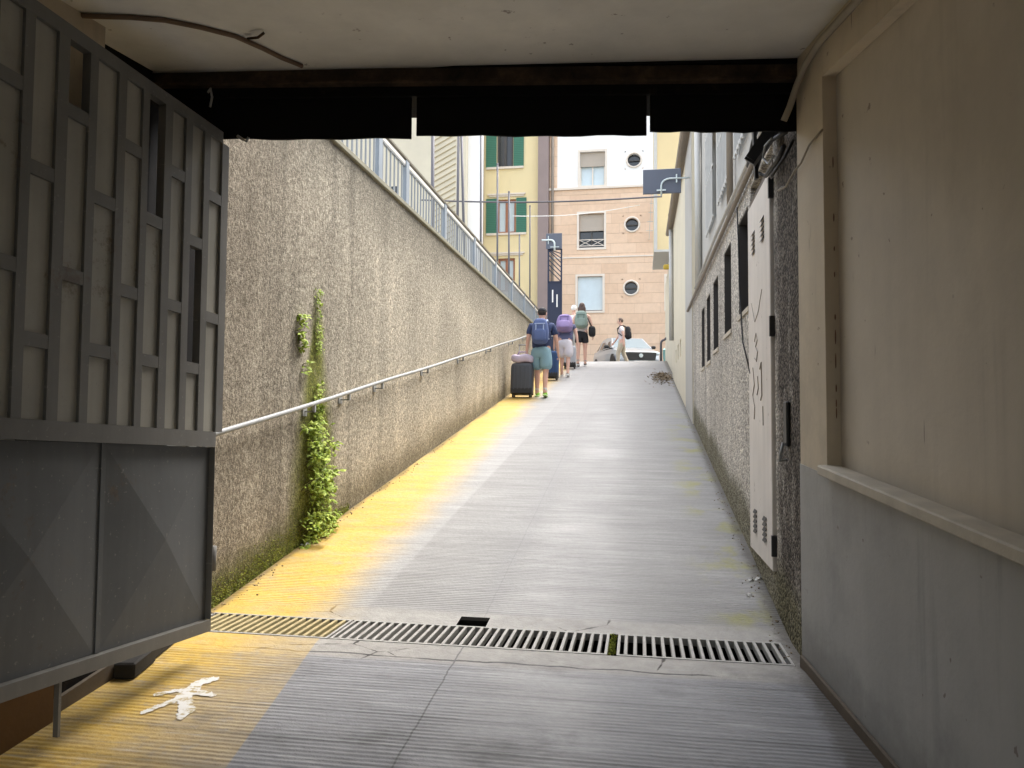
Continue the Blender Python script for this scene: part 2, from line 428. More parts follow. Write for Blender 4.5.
M_PIPEB = plain('pipe_brown', (.25, .21, .165), .6, .2, 6, .1, 40)
M_GLASS = plain('dark_window_glass', (.025, .03, .035), .08, .2, 2, 0, spec=.6)
M_CURT = plain('pale_blue_curtain', (.62, .72, .76), .8, .1, 4, .1, 20)
M_BLIND = plain('beige_blind', (.46, .40, .33), .7, .08, 4, .1, 20)
M_FRAMEW = plain('pale_stone_trim', (.78, .70, .60), .7, .08, 4, .1, 30)
M_FRAMED = plain('dark_frame', (.06, .055, .05), .5, .15, 4, .05, 30)
M_WOODF = plain('brown_wood_frame', (.36, .15, .08), .55, .2, 6, .1, 30)
M_YELLOW = plain('yellow_render', (.84, .71, .42), .85, .08, .9, .15, 25)
M_WHITE = plain('white_render', (.88, .87, .84), .85, .04, .9, .1, 25)
M_PIER = plain('violet_grey_pier', (.30, .235, .22), .8, .15, 1.5, .2, 20)
M_SIGN = plain('sign_slate_blue', (.11, .125, .165), .5, .1, 5, .05, 30)
M_BRKT = plain('bracket_pale_steel', (.66, .74, .74), .4, .08, 8, .05, 40, .2)
M_POLE = plain('pole_grey', (.11, .105, .115), .55, .15, 6, .05, 40, .2)
M_BLUE = plain('gate_blue_paint', (.012, .019, .05), .5, .2, 6, .05, 40)
def shutter():
    g = G('green_louvred_shutter')
    s_ = g.math('FRACT', g.mul(g.z, 1/.085))
    base = g.gain((.05, .19, .13), g.mad(g.step(s_, .0, .5), .5, .65))
    return g.out(base, .6, g.bump(s_, .8, .02))
M_SHUT = shutter()
def ashlar():
    g = G('peach_stone_cladding'); zz = g.math('FRACT', g.mul(g.z, 1/.46)); row = g.math('FLOOR', g.mul(g.z, 1/.46))
    xx = g.math('FRACT', g.mul(g.add(g.x, g.mul(row, .37)), 1/1.15))
    j = g.mx(g.step(zz, .055, .02), g.mul(g.step(xx, .018, .006), .6))
    cell = g.math('FRACT', g.mul(g.math('SINE', g.add(g.mul(row, 12.99), g.mul(g.math('FLOOR', g.mul(g.add(g.x, g.mul(row, .37)), 1/1.15)), 78.23))), 437.58))
    base = g.mix(cell, (.74, .53, .37), (.80, .595, .43))
    base = g.gain(base, g.mad(g.noise(5, 5, .65), .3, .85)); base = g.gain(base, g.mad(g.noise(.5, 3), .2, .9))
    base = g.mix(g.mul(j, .55), base, (.40, .26, .17))
    return g.out(base, .75, g.bump(g.sub(1.0, j), .5, .01), spec=.3)
M_ASH = ashlar()
M_ASPHALT = plain('street_asphalt', (.06, .06, .062), .85, .25, 5, .5, 80)
M_YARD = plain('yard_paving', (.28, .27, .25), .85, .2, 3, .4, 40)
M_WPAINT = None
def wpaint():
    g = G('worn_white_paint'); n = g.step(g.add(g.noise(20, 5, .7), g.mul(g.sub(g.noise(1, 3, .6, g.vec(3, 60, 1)), .5), .5)), .38, .52)
    return g.out(g.mix(n, (.40, .31, .14), (.66, .65, .62)), .7, g.bump(g.noise(40, 3), .3, .003), spec=.3)
M_WPAINT = wpaint()
def leafmat(name, a, b):
    g = G(name); n = g.noise(18, 3)
    m_ = g.out(g.mix(g.step(n, .3, .7), a, b), .55, spec=.35)
    g.bsdf.inputs['Subsurface Weight'].default_value = .0
    return m_
M_LEAF = leafmat('plant_leaf', (.20, .30, .03), (.44, .52, .08))
M_MOSS = leafmat('moss_green', (.12, .15, .012), (.30, .33, .03))
M_STEM = plain('plant_stem', (.10, .085, .03), .8)
M_DRY = leafmat('dry_leaves', (.12, .085, .045), (.30, .23, .15))
M_WOODB = plain('black_wedge', (.018, .016, .014), .8, .4, 10, .4, 40)
M_OCHRE = plain('rusty_ochre_board', (.13, .065, .018), .8, .35, 5, .3, 40)

# ================================================================ SETTING: ramp, street, yard
YS = [-7, -3, 0, 2, 3.4, 3.72, 3.80]
mb = MB()
for a, b in zip(YS, YS[1:]):
    mb.poly([(-3.1,a,ground(a)),(1.6,a,ground(a)),(1.6,b,ground(b)),(-3.1,b,ground(b))])
GX0, GX1 = -2.50, .735
for a, b in ((-3.1, GX0), (GX1, 1.6)):
    mb.poly([(a,3.80,0),(b,3.80,0),(b,4.18,0),(a,4.18,0)])
for a, b in ((-3.1, -1.02), (-.85, 1.6)):
    mb.poly([(a,4.18,0),(b,4.18,0),(b,4.32,ground(4.32)),(a,4.32,ground(4.32))])
ys = [4.32]+[5+.0*i for i in range(1)]+[8, 12, 16, 20, 22.4]+[22.4+.25*i for i in range(1, 9)]
for a, b in zip(ys, ys[1:]):
    mb.poly([(-3.1,a,ground(a)),(1.6,a,ground(a)),(1.6,b,ground(b)),(-3.1,b,ground(b))])
# trench of the drain, open to the top
z0 = -.22
mb.poly([(GX0,3.80,z0),(GX1,3.80,z0),(GX1,4.32,z0),(GX0,4.32,z0)])
mb.poly([(GX0,3.80,0),(GX1,3.80,0),(GX1,3.80,z0),(GX0,3.80,z0)])
mb.poly([(GX0,4.32,-.004),(GX1,4.32,-.004),(GX1,4.32,z0),(GX0,4.32,z0)])
for x in (GX0, GX1): mb.poly([(x,3.80,0),(x,4.32,-.002),(x,4.32,z0),(x,3.80,z0)])
for f in range(len(mb.f)-5, len(mb.f)): mb.mi[f] = 1
mb.keep = False
tag(mb.build('ramp', [M_RAMP, M_DARK]), kind='structure')
mb = MB(); mb.poly([(-60,24.395,ZS),(60,24.395,ZS),(60,60,ZS),(-60,60,ZS)])
mb.poly([(1.6,23.6,ZS),(60,23.6,ZS),(60,24.395,ZS),(1.6,24.395,ZS)])
mb.poly([(-60,23.6,ZS),(-3.1,23.6,ZS),(-3.1,24.395,ZS),(-60,24.395,ZS)])
tag(mb.build('street', M_ASPHALT), kind='structure')
ZC = 3.50
mb = MB(); mb.poly([(-60,4.3,ZC-.12),(XL-.3,4.3,ZC-.12),(XL-.3,23.6,ZC-.12),(-60,23.6,ZC-.12)])
mb.poly([(-60,23.6,ZC-.12),(XL-.3,23.6,ZC-.12),(XL-.3,23.6,ZS-.2),(-60,23.6,ZS-.2)])
tag(mb.build('yard', M_YARD), kind='structure')

# ceiling of the passage with the building over it
zc = lambda y: 2.935 + .0947*(y-3.6)
mb = MB()
cl = lambda x, y, z: (x, y, z)
yl = lambda x: CORNER.y + (x-CORNER.x)*.1315 + .02
mb.hexa([(-3,-YBK,zc(-YBK)),(2.6,-YBK,zc(-YBK)),(2.6,yl(2.6),zc(yl(2.6))),(-3,yl(-3),zc(yl(-3))),
         (-3,-YBK,3.4),(2.6,-YBK,3.4),(2.6,yl(2.6),3.4),(-3,yl(-3),3.4)])
tag(mb.build('ceiling', M_CEIL), kind='structure')

# ================================================================ RIGHT PASSAGE WALL
rw = empty('passage_wall', W(0,0,0), 'stained cream plaster wall with grey lower half on the right inside the passage', 'wall')
UE = 9.2; LEDZ = 1.005; TOPZ = 2.745
mb = MB()
wbox(mb, .335, UE, -.30, -.062, -.4, 3.2)          # recessed upper field (runs behind everything)
mb.build('wall_panel', M_WALL, rw)
mb = MB(); wbox(mb, 0, .335, -.30, 0, -.4, 3.2)
wbox(mb, .335, UE, -.060, -.001, TOPZ, 3.2)
mb.build('pillar', M_PIL, rw)
mb = MB(); wbox(mb, .0, UE, -.058, .004, -.4, LEDZ-.045); mb.build('dado', M_DADO, rw)
mb = MB(); wbox(mb, .335, UE, -.058, .045, LEDZ-.043, LEDZ); mb.build('ledge', M_STONE, rw, bevel=.006)
mb = MB(); wbox(mb, .02, UE, .005, .022, -.2, .058); mb.build('skirting', M_SKIRT, rw, bevel=.003)
# rust spots down the reveal: small bolt stubs
mb = MB()
for z in (2.36, 2.12, 1.98, 1.85, 1.66, 1.58, 1.46, 1.36, 1.29, 1.22):
    p = W(.338, -.042, z+random.uniform(-.02,.02)); mb.blob(p, .002, random.uniform(.006,.014), random.uniform(.010,.035), 1, 8, 6)
mb.build('rust_stub', M_RSPOT, rw, smooth=True)

# ================================================================ LEFT PASSAGE WALL
LX = -2.43
lw = empty('passage_wall', (LX,3.4,0), 'shadowed cream wall behind the open metal gate', 'wall')
mb = MB(); mb.box((LX-.3,-YBK,-.7),(LX,2.6,3.3)); mb.build('wall_panel', M_WALL, lw)
mb = MB(); mb.box((LX-.3,2.602,-.7),(LX+.004,3.36,3.3)); mb.box((LX-.3,3.362,-.7),(XL+.002,4.06,3.3)); mb.build('painted_shade_end', M_SOOT_SHADE, lw)  # wall end coloured black to paint in the shade behind the gate
q = on_y(93, 20, 2.35)
mb = MB(); mb.box((LX-.01,1.9,1.3),(-2.30,2.86,3.2)); mb.build('pilaster', M_PIL, lw)
mb = MB(); mb.hexa([(LX+.001,-3.1,-.95),(LX+.025,-3.1,-.95),(LX+.025,3.3,-.07),(LX+.001,3.3,-.07),(LX+.001,-3.1,-.83),(LX+.025,-3.1,-.83),(LX+.025,3.3,.04),(LX+.001,3.3,.04)])
mb.build('skirting', M_SKIRT, lw)

# ================================================================ LINTEL
li = empty('lintel', (-.8,3.6,2.6), 'soot blackened beam with hanging rubber flaps across the top of the exit', 'lintel', None)
li['kind'] = 'thing'
def Lp(t, d, z): p = CORNER + GC*t + GV*d; return V((p.x, p.y, z))
def lbox(mb, t0, t1, d0, d1, a, b):
    return mb.hexa([Lp(t0,d0,a),Lp(t1,d0,a),Lp(t1,d1,a),Lp(t0,d1,a),Lp(t0,d0,b),Lp(t1,d0,b),Lp(t1,d1,b),Lp(t0,d1,b)])
mb = MB(); lbox(mb, -3.3, .03, .02, .30, 2.80, 3.05); mb.build('beam', M_SOOT_SHADE, li)
mb = MB(); lbox(mb, -3.3, .02, -.03, .018, 2.845, 2.862); lbox(mb, -3.3, .02, -.012, .018, 2.863, 2.93); mb.build('flange', M_RUST, li, bevel=.003)
mb = MB(); lbox(mb, -3.3, .02, -.02, .016, 2.933, 3.0); mb.build('angle_strip', M_SOOT_SHADE, li)
def tl(px): p = on_plane(px, 130, CORNER+GV*.05, GV); return (p-CORNER).dot(GC)
cuts = [(-3.2, tl(411.5), 2.590), (tl(416.5), tl(646.5), 2.598), (tl(650), 0.02, 2.612)]
for k, (a, b, zb) in enumerate(cuts):
    mb = MB(); n = 14
    pts = []
    for i in range(n+1):
        t = a+(b-a)*i/n; w_ = .004*math.sin(i*1.7+k)+.003*math.sin(i*.6)
        pts.append((t, zb + w_*.8 + .012*(b-t)/3))
    for (t0, za), (t1, zb_) in zip(pts, pts[1:]):
        mb.hexa([Lp(t0,.045,za),Lp(t1,.045,zb_),Lp(t1,.058,zb_),Lp(t0,.058,za),Lp(t0,.045,2.81),Lp(t1,.045,2.81),Lp(t1,.058,2.81),Lp(t0,.058,2.81)])
    mb.build('rubber_flap', M_RUBBER, li)
# building over the passage (unseen; keeps the sky out, kept low to light the alley)
mb = MB(); mb.hexa([(-9,-YBK,3.41),(8,-YBK,3.41),(8,yl(8),3.41),(-9,yl(-9),3.41),(-9,-YBK,4.1),(8,-YBK,4.1),(8,yl(8),4.1),(-9,yl(-9),4.1)])
tag(mb.build('passage_building', M_GREYR), 'grey rendered building block that spans over the vehicle passage', 'building')

# ================================================================ LEFT RETAINING WALL, coping, rail, fence
wl = empty('retaining_wall', (XL,10,1), 'long rough cast retaining wall, brown and mossy, left of the ramp', 'wall')
YE = 20.6
mb = MB(); mb.box((XL-.3,4.062,-.6),(XL,YE,ZC-.002)); mb.build('wall_body', M_STL, wl)
mb = MB(); mb.box((XL-.32,4.062,ZC),(XL+.03,YE,ZC+.055)); mb.build('coping', M_COPE, wl, bevel=.008)

hr = empty('handrail', (XL+.07,4.6,1.1), 'pale galvanised pipe handrail sloping up along the mossy left wall', 'handrail')
xr = XL+.085
hz = lambda y: SR*(y-4.22)+1.085
mb = MB(); mb.tube([(xr,y,hz(y)+.004*math.sin(y*2)) for y in [3.62]+[4.2+.8*i for i in range(17)]], .017, 10); mb.build('rail_pipe', M_GALV, hr, smooth=True)
for y in (3.98, 5.45, 6.15, 7.0, 8.6, 10.4, 12.4, 14.6, 16.4):
    mb = MB(); z = hz(y)
    mb.box((XL+.001,y-.035,z-.10),(XL+.012,y+.035,z-.03)); mb.bar((XL+.01,y,z-.065),(xr,y,z-.065),.022,.012); mb.bar((xr,y,z-.07),(xr,y,z-.015),.022,.022,(0,1,0))
    mb.build('bracket', M_GALV, hr)

fe = empty('fence', (XL-.03,10,ZC+.05), 'pale grey bar railing with a brown top rail on the retaining wall', 'fence')
fx = XL-.05; zt = lambda y: ZC+.60-.004*(y-8)
posts = [4.6, 6.0, 7.15, 8.05, 9.75, 11.6, 13.4, 15.2, 16.9, 18.6, 20.4]
for a, b in zip(posts, posts[1:]):
    mb = MB(); n = int((b-a)/.115)
    for i in range(1, n):
        y = a+(b-a)*i/n; mb.box((fx-.008,y-.009,ZC+.10),(fx+.008,y+.009,zt(y)-.09))
    mb.bar((fx,a,ZC+.09),(fx,b,ZC+.09),.03,.02); mb.bar((fx,a,zt(a)-.085),(fx,b,zt(b)-.085),.03,.02)
    mb.build('bar_panel', M_FENCE, fe)
for y in posts:
    mb = MB(); mb.box((fx-.03,y-.055,ZC+.056),(fx+.03,y+.055,zt(y)-.02)); mb.build('post', M_FPOST, fe, bevel=.004)
mb = MB(); mb.bar((fx,4.3,zt(4.3)),(fx,20.6,zt(20.6)),.06,.035); mb.build('top_rail', M_RAILTOP, fe, bevel=.006)
mb = MB(); mb.bar((fx,4.3,zt(4.3)-.055),(fx,20.6,zt(20.6)-.055),.035,.04); mb.build('under_rail', M_RAILLT, fe)

# plant and moss on the wall
def wp(px, py): return on_x(px, py, XL)
mb = MB(); sb = MB()
pl = empty('wall_plant', wp(306,545), 'bright green leafy weed climbing out of the mossy left wall', 'plant')
for (px, py, L, k) in [(297,550,.36,26),(305,548,.46,32),(302,530,.52,34),(312,535,.40,26),(308,515,.50,32),(318,520,.34,24),(305,490,.52,34),(314,492,.42,28),(306,465,.44,34),(316,470,.38,26),(309,445,.40,30),(303,432,.22,18),(318,448,.34,22),(322,522,.30,22),(298,330,.14,12),(301,345,.15,14),(300,318,.12,10),(302,368,.11,9),(322,478,.30,16)]:
    for st in range(4):
        p = wp(px+random.uniform(-4,4), py+random.uniform(-6,6)); d = V((random.uniform(.25,1.0), random.uniform(-.25,1.0), random.uniform(.0,1.1))).normalized()
        pts = [p]; L2 = L*random.uniform(.5,.9)*.62
        for i in range(5):
            d = (d+V((0,0,-.24))+V((random.uniform(-.12,.12),)*3)).normalized(); pts.append(pts[-1]+d*L2/5)
        sb = MB(); sb.tube(pts, [.004-.0006*i for i in range(6)], 4); sb.build('stem', M_STEM, pl)
        for j in range(k//2):
            t = random.uniform(.15,1); i = min(int(t*5),4); q = pts[i].lerp(pts[i+1], t*5-i)
            sd = V((random.uniform(-.3,1), random.uniform(-1,1), random.uniform(-.5,.7)))
            mb.leaf(q, sd, (.4,-.4,1), random.uniform(.03,.075), random.uniform(.02,.042))
for i in range(1500):
    h = random.random()**1.15*1.95; w_ = .05+.16*max(0, 1-h/1.35)
    y = 5.66+.02*math.sin(h*6)+random.gauss(0, 1)*w_*.5
    if h > 1.15 and (random.random() < .45 or 1.2 < h < 1.42): continue
    out = abs(random.gauss(0, .02 if h > 1.1 else .045*(1.3-h)+.015))
    L = random.choice((.018,.026,.036,.05))*random.uniform(.8,1.3)*(1 if h < 1.1 else .7)
    mb.leaf((XL+.004+out,y,ground(y)+.02+h), (random.uniform(.1,1),random.uniform(-1,1),random.uniform(-1,.5)), (random.uniform(.2,1),random.uniform(-.6,.3),random.uniform(.2,1)), L, L*.6)
mb.build('leaf', M_LEAF, pl)
mb = MB(); 
for i in range(9500):
    if i % 3:
        y = random.uniform(4.08, 6.4); hmax = .24*max(0.15, 1-abs(y-4.9)/2.2); h = abs(random.gauss(0, .40))*hmax
    else:
        y = random.gauss(5.62, .14); h = abs(random.gauss(0,.42)); 
        if h > 1.0: continue
        y += h*.05
    z = ground(y)+h
    mb.leaf((XL-.004,y,z), (1,random.uniform(-1,1),random.uniform(-.6,1.2)), (random.uniform(-1,1),random.uniform(-1,1),1), random.uniform(.006,.017), random.uniform(.004,.010))
tag(mb.build('moss', M_MOSS), 'yellow green moss fringe along the foot of the left wall', 'moss', kind='stuff')
# litter and grit along the wall foot
mb = MB()
for i in range(140):
    y = 4.15+random.random()**1.4*6; x = XL+.02+abs(random.gauss(0,.05)); r = random.uniform(.002,.008)
    mb.blob((x,y,ground(y)+r*.4), r, r*random.uniform(.6,1.4), r*.7, 1, 6, 4)
for i in range(120):
    y = 3.9+random.random()**1.3*8; x = XR-.02-abs(random.gauss(0,.05)); r = random.uniform(.002,.007)
    mb.blob((x,y,ground(y)+r*.4), r, r*random.uniform(.6,1.4), r*.7, 1, 6, 4)
tag(mb.build('grit', M_DRY), 'loose grit and crumbs along the foot of both walls', 'grit', kind='stuff')
def scrap(px, py, L, w, ang, lab):
    y = 5
    for _ in range(20): y = on_z(px, py, ground(y)).y*.6+y*.4
    p = on_z(px, py, ground(y)); mb = MB(); a = V((math.cos(ang),math.sin(ang),SR*math.sin(ang))); b = V((-math.sin(ang),math.cos(ang),SR*math.cos(ang)))
    n_ = 5; top = []
    for i in range(n_+1):
        for j in (0, 1):
            top.append(p+a*L*(i/n_-.5)+b*w*(j-.5)+V((0,0,.006+.012*math.sin(i*2.1+j))))
    fs = [(2*i,2*i+2,2*i+3,2*i+1) for i in range(n_)]
    mb.mesh(top, fs); mb.mesh([t-V((0,0,.003)) for t in top], fs)
    tag(mb.build('litter_scrap', M_WHITE), lab, 'litter', 'scraps of white litter')
scrap(305, 545, .09, .05, .3, 'crumpled white scrap below the leafy wall weed')
scrap(749, 596, .035, .02, 1.0, 'tiny white scrap at the right wall foot near the drain')
scrap(756, 580, .12, .012, .6, 'thin white straw lying below the white metal door')

# ================================================================ DRAIN GRATES
M_GRATEY = plain('yellow_dusted_grate', (.40, .33, .17), .7, .4, 12, .3, 50, .1)
def grate(x0, x1, lab, mt=M_GRATE):
    r = empty('drain_grate', ((x0+x1)/2,3.99,0), lab, 'drain grate', 'grates over the drain channel')
    mb = MB(); n = round((x1-x0)/.0475)
    for i in range(1, n):
        x = x0+(x1-x0)*i/n; mb.box((x-.0092,3.822,-.03),(x+.0092,4.158,.004))
    mb.build('bar', mt, r, bevel=.003)
    mb = MB(); mb.box((x0+.003,3.803,-.035),(x1-.003,3.821,.003)); mb.box((x0+.003,4.159,-.035),(x1-.003,4.177,.003))
    mb.box((x0+.003,3.8215,-.035),(x0+.017,4.1585,.003)); mb.box((x1-.017,3.8215,-.035),(x1-.003,4.1585,.003))
    mb.build('frame', M_GRATE, r)
grate(GX0, -1.625, 'yellow dusted drain grate beside the open gate', M_GRATEY); grate(-1.618, -.155, 'long grey drain grate crossing the middle of the ramp foot'); grate(-.115, GX1, 'drain grate next to the sooty right jamb')
mb = MB()
for i in range(160): mb.leaf((-.135+random.uniform(-.015,.015), random.uniform(3.84,4.16), -.03+random.uniform(0,.035)), (random.uniform(-1,1),random.uniform(-1,1),1), (1,0,.2), .02, .012)
tag(mb.build('weed', M_MOSS), 'small green weed growing in the gap between two drain grates', 'weed')

# ================================================================ PAINTED WALKING FIGURE
def fl(px, py):
    d = ray(px, py); n = V((0,-SG,1)); p = V((0,3.72,0)); q = EYE + d*((p-EYE).dot(n)/d.dot(n)); return V((q.x, q.y, ground(q.y)+.004))
caps = []
def stroke(px, w):
    P_ = [fl(*p) for p in px]
    for i, (a, b) in enumerate(zip(P_, P_[1:])): caps.append((a, b, w[i]/2, w[i+1]/2))
stroke([(196,685),(204,682),(213,680)], [.05,.07,.05])
stroke([(196,686),(189,692),(182,699)], [.06,.075,.07])
stroke([(189,690),(172,692),(158,695)], [.035,.03,.035])
stroke([(194,690),(203,694),(213,696)], [.045,.04,.03])
stroke([(183,698),(164,705),(144,713)], [.045,.035,.03])
stroke([(182,698),(186,704),(187,711),(181,718)], [.06,.06,.065,.04])
mb = MB(); cell = .006
bx0 = min(min(c[0].x, c[1].x) for c in caps)-.05; bx1 = max(max(c[0].x, c[1].x) for c in caps)+.05
by0 = min(min(c[0].y, c[1].y) for c in caps)-.05; by1 = max(max(c[0].y, c[1].y) for c in caps)+.05
vid = {}
def gv(i, j):
    if (i, j) not in vid: vid[(i, j)] = len(mb.v); x, y = bx0+i*cell, by0+j*cell; mb.v.append(V((x, y, ground(y)+.004)))
    return vid[(i, j)]
for i in range(int((bx1-bx0)/cell)):
    for j in range(int((by1-by0)/cell)):
        x, y = bx0+(i+.5)*cell, by0+(j+.5)*cell
        wob = .003*math.sin(x*170+y*60)+.002*math.sin(y*210)
        for (a, b, r0, r1) in caps:
            dx, dy = b.x-a.x, b.y-a.y; t = max(0, min(1, ((x-a.x)*dx+(y-a.y)*dy)/(dx*dx+dy*dy+1e-9)))
            if math.hypot(x-a.x-dx*t, y-a.y-dy*t) < r0+(r1-r0)*t+wob:
                mb.f.append([gv(i,j),gv(i+1,j),gv(i+1,j+1),gv(i,j+1)]); mb.mi.append(0); break
tag(mb.build('pedestrian_marking', M_WPAINT), 'white hand painted walking figure on the yellow floor strip', 'floor marking')

# ================================================================ METAL GATE
GH = V((-2.10, 3.44, 0)); GA = R(4.0); ga = V((-math.sin(GA), -math.cos(GA), 0)); gn = V((math.cos(GA), -math.sin(GA), 0))
GSH = .056     # the leaf hangs out of level: it rises towards the viewer
def gp(px, py): p = on_plane(px, py, GH, gn); u = (p-GH).dot(ga); return u, p.z-GSH*u
def Q(u, z, d=0): p = GH+ga*u+gn*d; return V((p.x, p.y, z+GSH*u))
def gbox(mb, u0, u1, z0, z1, d0, d1): return mb.hexa([Q(u0,z0,d0),Q(u1,z0,d0),Q(u1,z0,d1),Q(u0,z0,d1),Q(u0,z1,d0),Q(u1,z1,d0),Q(u1,z1,d1),Q(u0,z1,d1)])
uF = gp(207,632)[0]; zB = gp(209,630)[1]; zTop = gp(225,136)[1]; zM0, zM1 = gp(214,447)[1], gp(214,432)[1]
gt = empty('metal_gate', Q(uF,zB), 'dark grey metal gate leaf with staggered slots and pressed diamond panels, swung open', 'gate')
cs = 340/1024
edges = [(640,660),(585,603),(527,547),(462,485),(392,412),(315,340),(225,250),(125,160),(18,50)]
pu = [(gp(a*cs,414)[0], gp(b*cs,414)[0]) for a, b in edges]     # (left edge = nearer viewer -> larger u)
pit = (pu[8][0]-pu[1][0])/7
uR = pu[0][1]
posts_u = [(p[1], p[0]) for p in pu]       # (u small, u large)
cols = []
for i in range(8): cols.append((posts_u[i][1], posts_u[i+1][0]))
pw = sum(b-a for a, b in posts_u[1:])/8
k = posts_u[-1][1]
while k < 2.75:
    cols.append((k, k+pit-pw)); posts_u.append((k+pit-pw, k+pit)); k += pit
UEND = posts_u[-1][1]
bars = [[198,318],[242,368],[174,306],[221,361],[149,292],[201,351],[115,276],[171,340],[77,261]]
gapc = {1:(0,1), 3:(None,0), 6:(None,0)}
fr = MB(); sl = MB()
gbox(fr, uF, UEND, zTop-.055, zTop, -.02, .02)
gbox(fr, uF, UEND, zM0, zM1, -.02, .021)
gbox(fr, uF, UEND, zB, zB+.055, -.02, .02)
for a, b in posts_u: gbox(fr, a, b, zM1+.0005, zTop-.0555, -.02, .0195)
gbox(fr, uF, posts_u[0][1], zB+.056, zM0-.001, -.02, .0195)
for i, (a, b) in enumerate(cols):
    um = (a+b)/2
    if i < len(bars):
                # screen column of the middle of this slot at mid height
        def zz(py):
            lo, hi = 0, 1024
            for _ in range(40):
                mid = (lo+hi)/2 if True else 0
                if gp(mid-400, py)[0] > um: lo = mid
                else: hi = mid
            return gp(lo-400, py)[1]
        zs = sorted([zz(p) for p in bars[i]], reverse=True)
    else:
        off = (.0 if i % 2 else .22); zs = [2.25-off, 1.55-off+.05]
    for z in zs: gbox(fr, a+.0005, b-.0005, z-.026, z+.026, -.02, .0185)
    lims = [zTop-.056]+sorted([z for z in zs], reverse=True)+[zM1]
    for j in range(3):
        top, bot = lims[j], lims[j+1]
        if (i == 1 and j == 1) or (i == 3 and j == 0) or (i == 6 and j == 0): continue
        gbox(sl, a-.004, b+.004, bot+.001, top-.001, -.004, .006)
fr.build('frame', M_GATE, gt); sl.build('slot_sheet', M_SLAT, gt)
u1 = gp(97,560)[0]; u0 = gp(101,560)[0]; ul = posts_u[0][1]
def pyramid(a, b):
    z0, z1 = zB+.057, zM0-.002; mb = MB(); c = Q((a+b)/2, (z0+z1)/2, .022)
    q = [Q(a+.012,z0+.012,-.012),Q(b-.012,z0+.012,-.012),Q(b-.012,z1-.012,-.012),Q(a+.012,z1-.012,-.012)]
    o = [Q(a,z0,-.012),Q(b,z0,-.012),Q(b,z1,-.012),Q(a,z1,-.012)]
    for i in range(4): mb.poly([q[i],q[(i+1)%4],c]); mb.poly([o[i],o[(i+1)%4],q[(i+1)%4],q[i]])
    mb.build('diamond_panel', M_PYR, gt)
pyramid(ul, u0-.012)
d = u0-ul; mid = MB(); gbox(mid, u0-.012, u0+.008, zB+.056, zM0-.001, -.02, -.006); 
pyramid(u0+.0085, u0+.0085+d); mid.build('stile', M_PYR, gt); mid = MB(); gbox(mid, u0+.009+d, u0+.03+d, zB+.056, zM0-.001, -.02, .0195); mid.build('stile', M_PYR, gt)
pyramid(u0+.0305+d, UEND)
# hinge knuckles, drop bolt
for z in (zB+.35, (zB+zTop)/2+.06, zTop-.4):
    mb = MB(); mb.tube([Q(uF-.03,z-.06,.0),Q(uF-.03,z+.06,.0)], .018, 10); mb.build('hinge', M_GATE, gt, smooth=True)
ub, zb2 = gp(57, 710); mb = MB(); gbox(mb, ub-.006, ub+.006, ground(Q(ub,0).y)+.02, zB-.001, -.01, .012); mb.build('drop_bolt', M_GATE, gt)
q = fl(152,672)
mb = MB(); r3 = Matrix.Rotation(R(8),3,'Z')
for (a, b) in (((-.05,-.10,0),(.05,.10,.075)),((-.035,.101,0),(.035,.34,.055))):
    i = len(mb.v); mb.box(a, b)
    for j in range(i, len(mb.v)):
        p = r3 @ mb.v[j]; mb.v[j] = V((q.x+p.x-.09, q.y+p.y, ground(q.y+p.y)+p.z+.001))
tag(mb.build('wheel_block', M_WOODB, bevel=.008), 'black wooden chock under the open gate leaf', 'chock')
mb = MB(); a = V((LX+.03,1.0,0))
mb.hexa([(LX+.027,1.0,-.27),(LX+.06,1.0,-.27),(LX+.06,2.78,-.10),(LX+.027,2.78,-.10),(LX+.027,1.0,-.02),(LX+.06,1.0,-.02),(LX+.06,2.78,.10),(LX+.027,2.78,.10)])
tag(mb.build('kick_board', M_OCHRE), 'rusty ochre board at the wall foot behind the gate', 'board')

# ================================================================ RIGHT ALLEY WALL (stucco) with windows, door, conduits
ZW = 2.96
wr = empty('alley_wall', (XR,8,1), 'grey rough cast wall with a row of slit windows right of the ramp', 'wall')
YW = 11.3
def xr_pt(px, py): return on_x(px, py, XR)
wins = []
for (pa, pb, t, b) in ((748.5,738.5,214,312),(731,724,247,333),(718,713,279,350),(710,706.3,296,362),(704.2,701.2,309,368)):
    ya = xr_pt(pa, 260).y; yb = xr_pt(pb, 260).y
    pc = (pa+pb)/2
    wins.append((ya, yb, xr_pt(pc, b).z, xr_pt(pc, t).z))
dp = [xr_pt(775,170), xr_pt(775,573), xr_pt(752,203), xr_pt(752,545)]
DY0, DY1 = (dp[0].y+dp[1].y)/2, (dp[2].y+dp[3].y)/2
DZ0, DZ1 = (dp[1].z+dp[3].z)/2, (dp[0].z+dp[2].z)/2
mb = MB(); n = V((-1,0,0))
holes = list(wins)+[(DY0-.0, DY1+.0, DZ0, DZ1+.16)]
holed(mb, (XR,0,0), (0,1,0), (0,0,1), n, 3.86, YW, -.6, ZW, holes, .22)
mb.poly([(XR,3.86,-.6),(XR+.3,3.86,-.6),(XR+.3,3.86,ZW),(XR,3.86,ZW)])
mb.poly([(XR,3.86,ZW),(XR,YW,ZW),(XR+.45,YW,ZW),(XR+.45,3.86,ZW)])
mb.poly([(XR+.222,3.86,-.6),(XR+.222,YW,-.6),(XR+.222,YW,ZW),(XR+.222,3.86,ZW)])
mb.build('wall_body', M_STR, wr)
